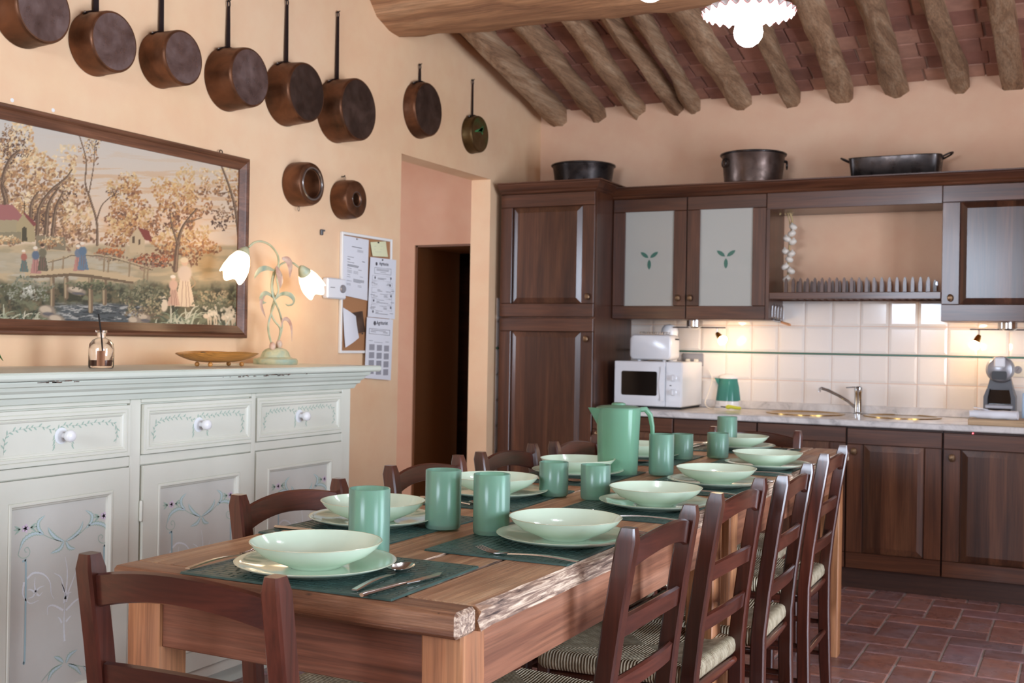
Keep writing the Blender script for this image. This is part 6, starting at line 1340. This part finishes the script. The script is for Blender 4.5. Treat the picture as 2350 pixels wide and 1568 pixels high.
# toaster
yT = yF + .16; a, b = at(1444, 800, 'y', yT - .08), at(1540, 800, 'y', yT - .08); z0 = zt + .008; z1 = at(1490, 768, 'y', yT - .08).z; cx_ = (a.x + b.x) / 2; hx = (b.x - a.x) / 2
r_ = root('toaster', (cx_, yT, zt), 'glossy white toaster standing on the microwave', 'toaster')
m = MB(); sec = rrect(0, (z0 + z1) / 2, hx, (z1 - z0) / 2, .028, 6)
for yy, k in ((-.082, .90), (-.076, .97), (-.066, 1.0), (.066, 1.0), (.076, .97), (.082, .90)): m.v += [(cx_ + x * k, yT + yy, (z0 + z1) / 2 + (z - (z0 + z1) / 2) * k) for x, z in sec]
n = len(sec)
for i in range(5):
    for q in range(n): m.f.append((i * n + q, i * n + (q + 1) % n, i * n + n + (q + 1) % n, i * n + n + q))
m.f += [tuple(range(n)), tuple(range(6 * n - 1, 5 * n - 1, -1))]; part('toaster_shell', m, 'plastic_white', r_, 40)
part('lever', MB().box(cx_ + hx - .002, cx_ + hx + .02, yT - .012, yT + .012, z1 - .03, z1 - .02, .003), 'black', r_, None)
for sy_ in (-.028, .028): part('slot_guard', MB().box(cx_ - hx * .62, cx_ + hx * .62, yT + sy_ - .012, yT + sy_ + .012, z1 - .004, z1 + .003, .001), 'steel', r_, None)
m = None
for k in range(11):
    xx = cx_ - hx * .6 + k * hx * .12; mm = MB().tube([(xx, yT - .04, z1 - .002), (xx, yT - .04, z1 + .014), (xx, yT + .04, z1 + .014), (xx, yT + .04, z1 - .002)], .0016, 5); part('rack_wire', mm, 'steel', r_, 50)
for sx_ in (-.6, .6):
    for sy_ in (-.05, .05): part('foot', MB().lathe([(0, zt), (.010, zt), (.012, z0 + .002), (0, z0 + .002)], 12, (cx_ + sx_ * hx, yT + sy_, 0)), 'plastic_white', r_, 40)
p = at(1537, 757, 'y', yT + .10); single('white_canister', MB().lathe([(0, zt), (.045, zt), (.047, p.z - .03), (.05, p.z - .012), (.046, p.z + .008), (.03, p.z + .026), (0, p.z + .032)], 28, (p.x, min(p.y, YB - .10), 0)), 'plastic_white', 'white canister with domed lid behind the toaster', 'canister')
# kettle
c = at(1664, 937, 'z', zW); c = Vector((c.x, c.y + .07, zW)); r_ = root('kettle', c, 'translucent teal electric kettle with white base and lid', 'kettle')
sc_ = proj(c)[2] / FPX
part('base', MB().lathe([(0, zW), (.078, zW), (.080, zW + .006), (.078, zW + .012), (.074, zW + .016), (.074, zW + .040), (0, zW + .040)], 32, tuple((c.x, c.y, 0))), 'plastic_white', r_, 40)
part('water_jug', MB().lathe([(0, zW + .041), (.074, zW + .041), (.072, zW + .06), (.064, zW + .12), (.052, zW + .17), (.049, zW + .17), (.061, zW + .12), (.069, zW + .06), (.07, zW + .045), (0, zW + .045)], 32, (c.x, c.y, 0)), 'kettle_teal', r_, 50)
part('lid', MB().lathe([(0, zW + .198), (.02, zW + .197), (.045, zW + .188), (.056, zW + .176), (.056, zW + .169), (0, zW + .169)], 28, (c.x, c.y, 0)), 'plastic_white', r_, 40)
u2 = _r0
def kp(o_, z): return Vector((c.x, c.y, zW + z)) + u2 * o_
part('handle', MB().tube(c3([kp(.045, .178), kp(.085, .180), (kp(.112, .150)), kp(.115, .110), kp(.100, .070), kp(.070, .052)]), [.013] * 31, 10, flat=.7), 'kettle_teal', r_, 60)
part('handle_back', MB().tube(c3([kp(.05, .190), kp(.092, .190), kp(.126, .155), kp(.128, .105), kp(.108, .055), kp(.074, .030)]), [.009] * 31, 8), 'plastic_white', r_, 60)
part('spout', MB().add([kp(-.050, .168) + Vector((0, -.02, 0)), kp(-.050, .168) + Vector((0, .02, 0)), kp(-.084, .172), kp(-.060, .125)], [(0, 2, 3), (2, 1, 3), (0, 1, 2), (0, 3, 1)]), 'kettle_teal', r_, None)
# small things by the kettle
c = at(1676, 941, 'z', zW); r_ = root('yellow_peeler', (c.x, c.y, zW), 'lime yellow peeler with black tip in front of the kettle', 'peeler')
part('grip', MB().tube(c3([(c.x - .025, c.y, zW + .014), (c.x, c.y, zW + .017), (c.x + .03, c.y, zW + .013), (c.x + .06, c.y, zW + .011)]), [.008, .012, .015, .016, .016, .014, .013, .013, .012, .012, .012, .012, .012, .012, .012, .012, .012, .011, .009], 10, flat=.8), 'lime', r_, 60)
part('tip', MB().tube([(c.x - .022, c.y, zW + .014), (c.x - .055, c.y, zW + .016)], [.004, .003], 8), 'black', r_, 60)
cab = c3([at(1626, 848, 'y', YB - .03), at(1634, 870, 'y', YB - .03), at(1625, 905, 'y', 6.34), at(1618, 925, 'y', 6.30), at(1626, 936, 'y', 6.26), at(1640, 938, 'z', zW + .006)]); single('looped_cable', MB().tube(cab, .0035, 6), 'cable', 'white looped mains cable between microwave and kettle', 'cable', smooth=60)
a, b = at(1568, 832, 'y', YB - .01), at(1615, 812, 'y', YB - .01)
r_ = root('socket_box', ((a.x + b.x) / 2, YB - .009, a.z), 'grey twin wall socket with plugs behind the microwave', 'socket'); part('plate', MB().box(a.x, b.x, YB - .022, YB - .008, a.z - .02, b.z, .003), 'silver_plastic', r_, None)
for k in (.3, .7): part('plug', MB().box(a.x + (b.x - a.x) * k - .012, a.x + (b.x - a.x) * k + .012, YB - .05, YB - .022, a.z - .015, a.z + .022, .004), 'plastic_cream', r_, None)
# under-cupboard spot lamps
def spot_bar(x_can, xa, xb, xs, tip, yL, label):
    """brushed can under the cupboard, thin track, a swivel spot"""
    zc_ = ZU0 - .002; c = at(x_can, 745, 'y', yL); r_ = root('spot_lamp', (c.x, yL, zc_), label, 'spotlight', 'spots under the wall cupboards')
    zb_ = at(xs, 752 if x_can < 2000 else 756, 'y', yL).z
    part('canopy', MB().lathe([(0, zc_), (.046, zc_), (.046, zb_ + .004), (.042, zb_), (0, zb_)], 28, (c.x, yL, 0)), 'steel', r_, 40)
    A, B = at(xa, 752, 'y', yL).x, at(xb, 752, 'y', yL).x; part('track', MB().box(A, B, yL - .006, yL + .006, zb_ - .004, zb_ + .002), 'iron', r_, None)
    s0 = at(xs, 757, 'y', yL); s0.z = zb_ - .004; T = at(*tip, 'y', yL - .02); k_ = s0 + Vector((0, 0, -.030)); ax_v = (T - k_).normalized()
    part('arm', MB().tube([s0, k_], .004, 6), 'steel', r_, 60)
    part('holder', MB().tube([k_ - ax_v * .004, k_ + ax_v * .012, k_ + ax_v * .036], [.010, .015, .017], 12), 'brass', r_, 50)
    part('bulb', MB().tube([k_ + ax_v * .037, k_ + ax_v * .048, k_ + ax_v * .062, k_ + ax_v * .070], [.016, .025, .027, .018], 16), 'spot_warm', r_, 60, 'glowing reflector bulb')
    part('wire', MB().tube(c3([(c.x - .03, yL - .03, zb_ + .004), (c.x + .01, yL - .035, zb_ - .012), (c.x + .05, yL - .02, zb_ + .006)]), .002, 5), 'cable', r_, 60)
spot_bar(1594, 1545, 1665, 1646, (1662, 786), 6.27, 'swivel spot lamp on a thin track above the kettle')
spot_bar(2312, 2226, 2395, 2247, (2233, 800), 6.27, 'swivel spot lamp on a thin track above the coffee machine')
# coffee machine
c = at(2293, 955, 'z', zW); c = Vector((c.x, min(c.y + .11, 6.27), zW)); r_ = root('coffee_machine', c, 'black and silver capsule coffee machine with round head', 'coffee machine')
k_ = proj(c)[2] / FPX; X0, X1 = at(2257, 900, 'y', c.y - .08).x, at(2330, 900, 'y', c.y - .08).x; cx_ = (X0 + X1) / 2; hw = (X1 - X0) / 2; yb = c.y
zhd = at(2293, 848, 'y', yb - .08).z; Rh = 31 * k_ * .97
m = MB().prism([(cx_ - hw, zW), (cx_ + hw, zW), (cx_ + hw, zW + .125), (cx_ + hw * .82, zW + .165), (cx_ + hw * .5, zhd), (cx_ - hw * .5, zhd), (cx_ - hw * .82, zW + .165), (cx_ - hw, zW + .125)], 'y', yb - .03, yb + .09); part('body', m, 'plastic_grey', r_, None)
for sg in (-1, 1): part('side_cheek', MB().prism([(cx_ + sg * hw, zW), (cx_ + sg * hw, zW + .125), (cx_ + sg * hw * .8, zW + .165), (cx_ + sg * hw * .62, zW + .165), (cx_ + sg * hw * .74, zW + .12), (cx_ + sg * hw * .74, zW)], 'y', yb - .085, yb - .03), 'plastic_grey', r_, None)
part('recess', MB().box(cx_ - hw * .74, cx_ + hw * .74, yb - .034, yb - .028, zW + .002, zW + .16), 'black_gloss', r_, None)
part('drip_tray', MB().prism(rrect(cx_, zW + .022, hw * .72, .022, .006), 'y', yb - .10, yb - .03), 'black_gloss', r_, 30)
part('tray_band', MB().box(cx_ - hw * .9, cx_ + hw * .9, yb - .098, yb - .03, zW + .066, zW + .087, .004), 'silver_plastic', r_, None, 'pale silver band')
m = MB().lathe([(0, -.075), (Rh * .5, -.074), (Rh * .85, -.066), (Rh, -.045), (Rh, .03), (Rh * .8, .06), (0, .07)], 36); m.v = [(cx_ + x, yb - .02 + z, zhd + y) for x, y, z in m.v]; hd_ = part('head', m, 'silver_plastic', r_, 40, 'round silver head')
part('capsule_lever', MB().box(cx_ - Rh * .38, cx_ + Rh * .38, yb - .102, yb - .06, zhd + .01, zhd + Rh * .92, .006), 'plastic_white', hd_, None)
part('nozzle', MB().prism(rrect(cx_, zhd - Rh * .45, Rh * .52, Rh * .32, .01), 'y', yb - .10, yb - .05), 'black', hd_, 30)
a, b = at(2324, 866, 'y', YB - .01), at(2362, 831, 'y', YB - .01); r_ = root('wall_socket', ((a.x + b.x) / 2, YB - .008, a.z), 'beige wall plate with round socket beside the coffee machine', 'socket')
part('plate', MB().box(a.x, b.x, YB - .016, YB - .0075, a.z, b.z, .003), 'plastic_cream', r_, None); p = at(2336, 849, 'y', YB - .016)
part('outlet', MB().lathe([(0, YB - .019), (.018, YB - .019), (.020, YB - .016), (0, YB - .015)], 20, (p.x, 0, p.z), 'y'), 'silver_plastic', r_, 40)
for k in (-.006, 0, .006): part('hole', MB().lathe([(0, YB - .0198), (.0022, YB - .0198), (.0022, YB - .018), (0, YB - .018)], 8, (p.x + k * .6, 0, p.z + k), 'y'), 'black', r_, 40)
# cutting board, rolled cloth, blue box
a = at(2208, 984, 'z', zW); b = at(2350, 992, 'z', zW); y0 = min(a.y, b.y) ; y0 = max(y0, 5.836)
single('cutting_board', MB().box(a.x, a.x + .42, y0, y0 + .24, zW, zW + .030, .003), 'board_wood', 'thick pale wooden cutting board at the worktop edge', 'cutting board', smooth=None)
r_ = root('rolled_cloth', (a.x + .2, y0 + .08, zW + .030), 'white tea towel rolled on the cutting board', 'cloth'); zz = zW + .0302
p, q = at(2224, 955, 'y', y0 + .06), at(2336, 962, 'y', y0 + .06)
part('roll', MB().tube([(p.x + (q.x - p.x) * i / 10, y0 + .06 + .004 * math.sin(i), zz + .021 + .001 * math.sin(i * 2)) for i in range(11)], [.017, .019, .02, .021, .021, .0215, .021, .021, .0215, .022, .021], 16), 'paper', r_, 60)
fl = MB().grid(14, 5, lambda u, v: (p.x + .02 + (q.x - p.x) * .85 * u, y0 + .05 + .05 * v, zz + .042 - .010 * u + .012 * (1 - u) ** 3 + .004 * math.sin(u * 7 + v * 3))); f2 = MB().grid(14, 5, lambda u, v: (p.x + .02 + (q.x - p.x) * .85 * u, y0 + .05 + .05 * v, zz + .038 - .010 * u + .012 * (1 - u) ** 3 + .004 * math.sin(u * 7 + v * 3))); fl.add(f2.v, f2.f)
fl.f += [(i, i + 1, 70 + i + 1, 70 + i) for i in range(13)] + [(56 + i, 57 + i, 127 + i, 126 + i) for i in range(13)] + [(j * 14, j * 14 + 14, 70 + j * 14 + 14, 70 + j * 14) for j in range(4)] + [(j * 14 + 13, j * 14 + 27, 70 + j * 14 + 27, 70 + j * 14 + 13) for j in range(4)]
part('loose_flap', fl, 'paper', r_, 60)
p = at(2346, 945, 'y', 6.2); single('blue_carton', MB().box(p.x, p.x + .08, 6.17, 6.23, zW, at(2346, 903, 'y', 6.17).z, .002), 'blue_box', 'pale blue carton beside the coffee machine', 'carton', smooth=None)

# ================================================================== pendant lamps over the table
def pendant(x, y, zr, R, Rb, label):
    r_ = root('pendant_lamp', (x, y, zr - .10), label, 'lamp', 'pendant lamps over the table')
    n = 26 * 6; m = MB(); K = [(.16, .055), (.3, .050), (.5, .038), (.75, .020), (.92, .008), (1.0, .0)]
    for lay_ in (0, 1):
        for k, h in (K if lay_ == 0 else K[::-1]):
            for i in range(n):
                a = 2 * PI * i / n; wv_ = math.cos(26 * a) * max(0, k - .35) ** 1.4; rr_ = R * k * (1 + .045 * wv_)
                m.v.append((x + rr_ * math.cos(a), y + rr_ * math.sin(a), zr + h * R / .15 + .013 * wv_ + (.003 if lay_ else 0)))
    for i in range(11):
        for q in range(n): m.f.append((i * n + q, i * n + (q + 1) % n, i * n + n + (q + 1) % n, i * n + n + q))
    part('scalloped_shade', m, 'opal', r_, 60, 'white scalloped porcelain shade')
    rim = [(x + R * (1 + .045 * math.cos(26 * 2 * PI * i / n) * .55) * math.cos(2 * PI * i / n), y + R * (1 + .045 * math.cos(26 * 2 * PI * i / n) * .55) * math.sin(2 * PI * i / n), zr + .013 * .55 * math.cos(26 * 2 * PI * i / n) + .002) for i in range(n)]
    part('shade_rim', MB().tube(rim, .0016, 5, closed=True), 'opal_rim', r_, 60, 'thin reddish painted edge')
    part('socket', MB().lathe([(.020, zr + .058), (.020, zr + .004), (.016, zr - .002), (0, zr - .002)], 18, (x, y, 0)), 'opal', r_, 40)
    zb_ = zr - .030 - Rb * .6
    part('bulb', MB().lathe([(0, zb_ - Rb), (Rb * .38, zb_ - Rb * .93), (Rb * .71, zb_ - Rb * .71), (Rb * .93, zb_ - Rb * .38), (Rb, zb_), (Rb * .93, zb_ + Rb * .38), (Rb * .6, zb_ + Rb * .85), (.015, zr - .003), (0, zr - .003)], 24, (x, y, 0)), 'bulb_cool', r_, 60, 'glowing round bulb')
    part('cord', MB().tube([(x, y, zr + .05), (x, y, zc(y) - .03)], .004, 6), 'cable', r_, 60)
    part('ceiling_rose', MB().lathe([(0, zc(y) + .015), (.045, zc(y) + .015), (.04, zc(y) - .02), (.012, zc(y) - .035), (0, zc(y) - .035)], 20, (x, y, 0)), 'opal', r_, 40)
p = at(1718, 33, 'y', 3.57); R1 = 108 * proj(p)[2] / FPX / 1.03; pendant(p.x, p.y, p.z, R1, .046, 'scalloped white pendant lamp with glowing bulb in front of the rafters')
y2 = 2.62; p = at(1492, 0, 'y', y2); pendant(p.x, y2, p.z + .030 + .046 * 1.6 - .004, R1, .046, 'scalloped white pendant lamp over the table joint, bulb just showing below the beam')
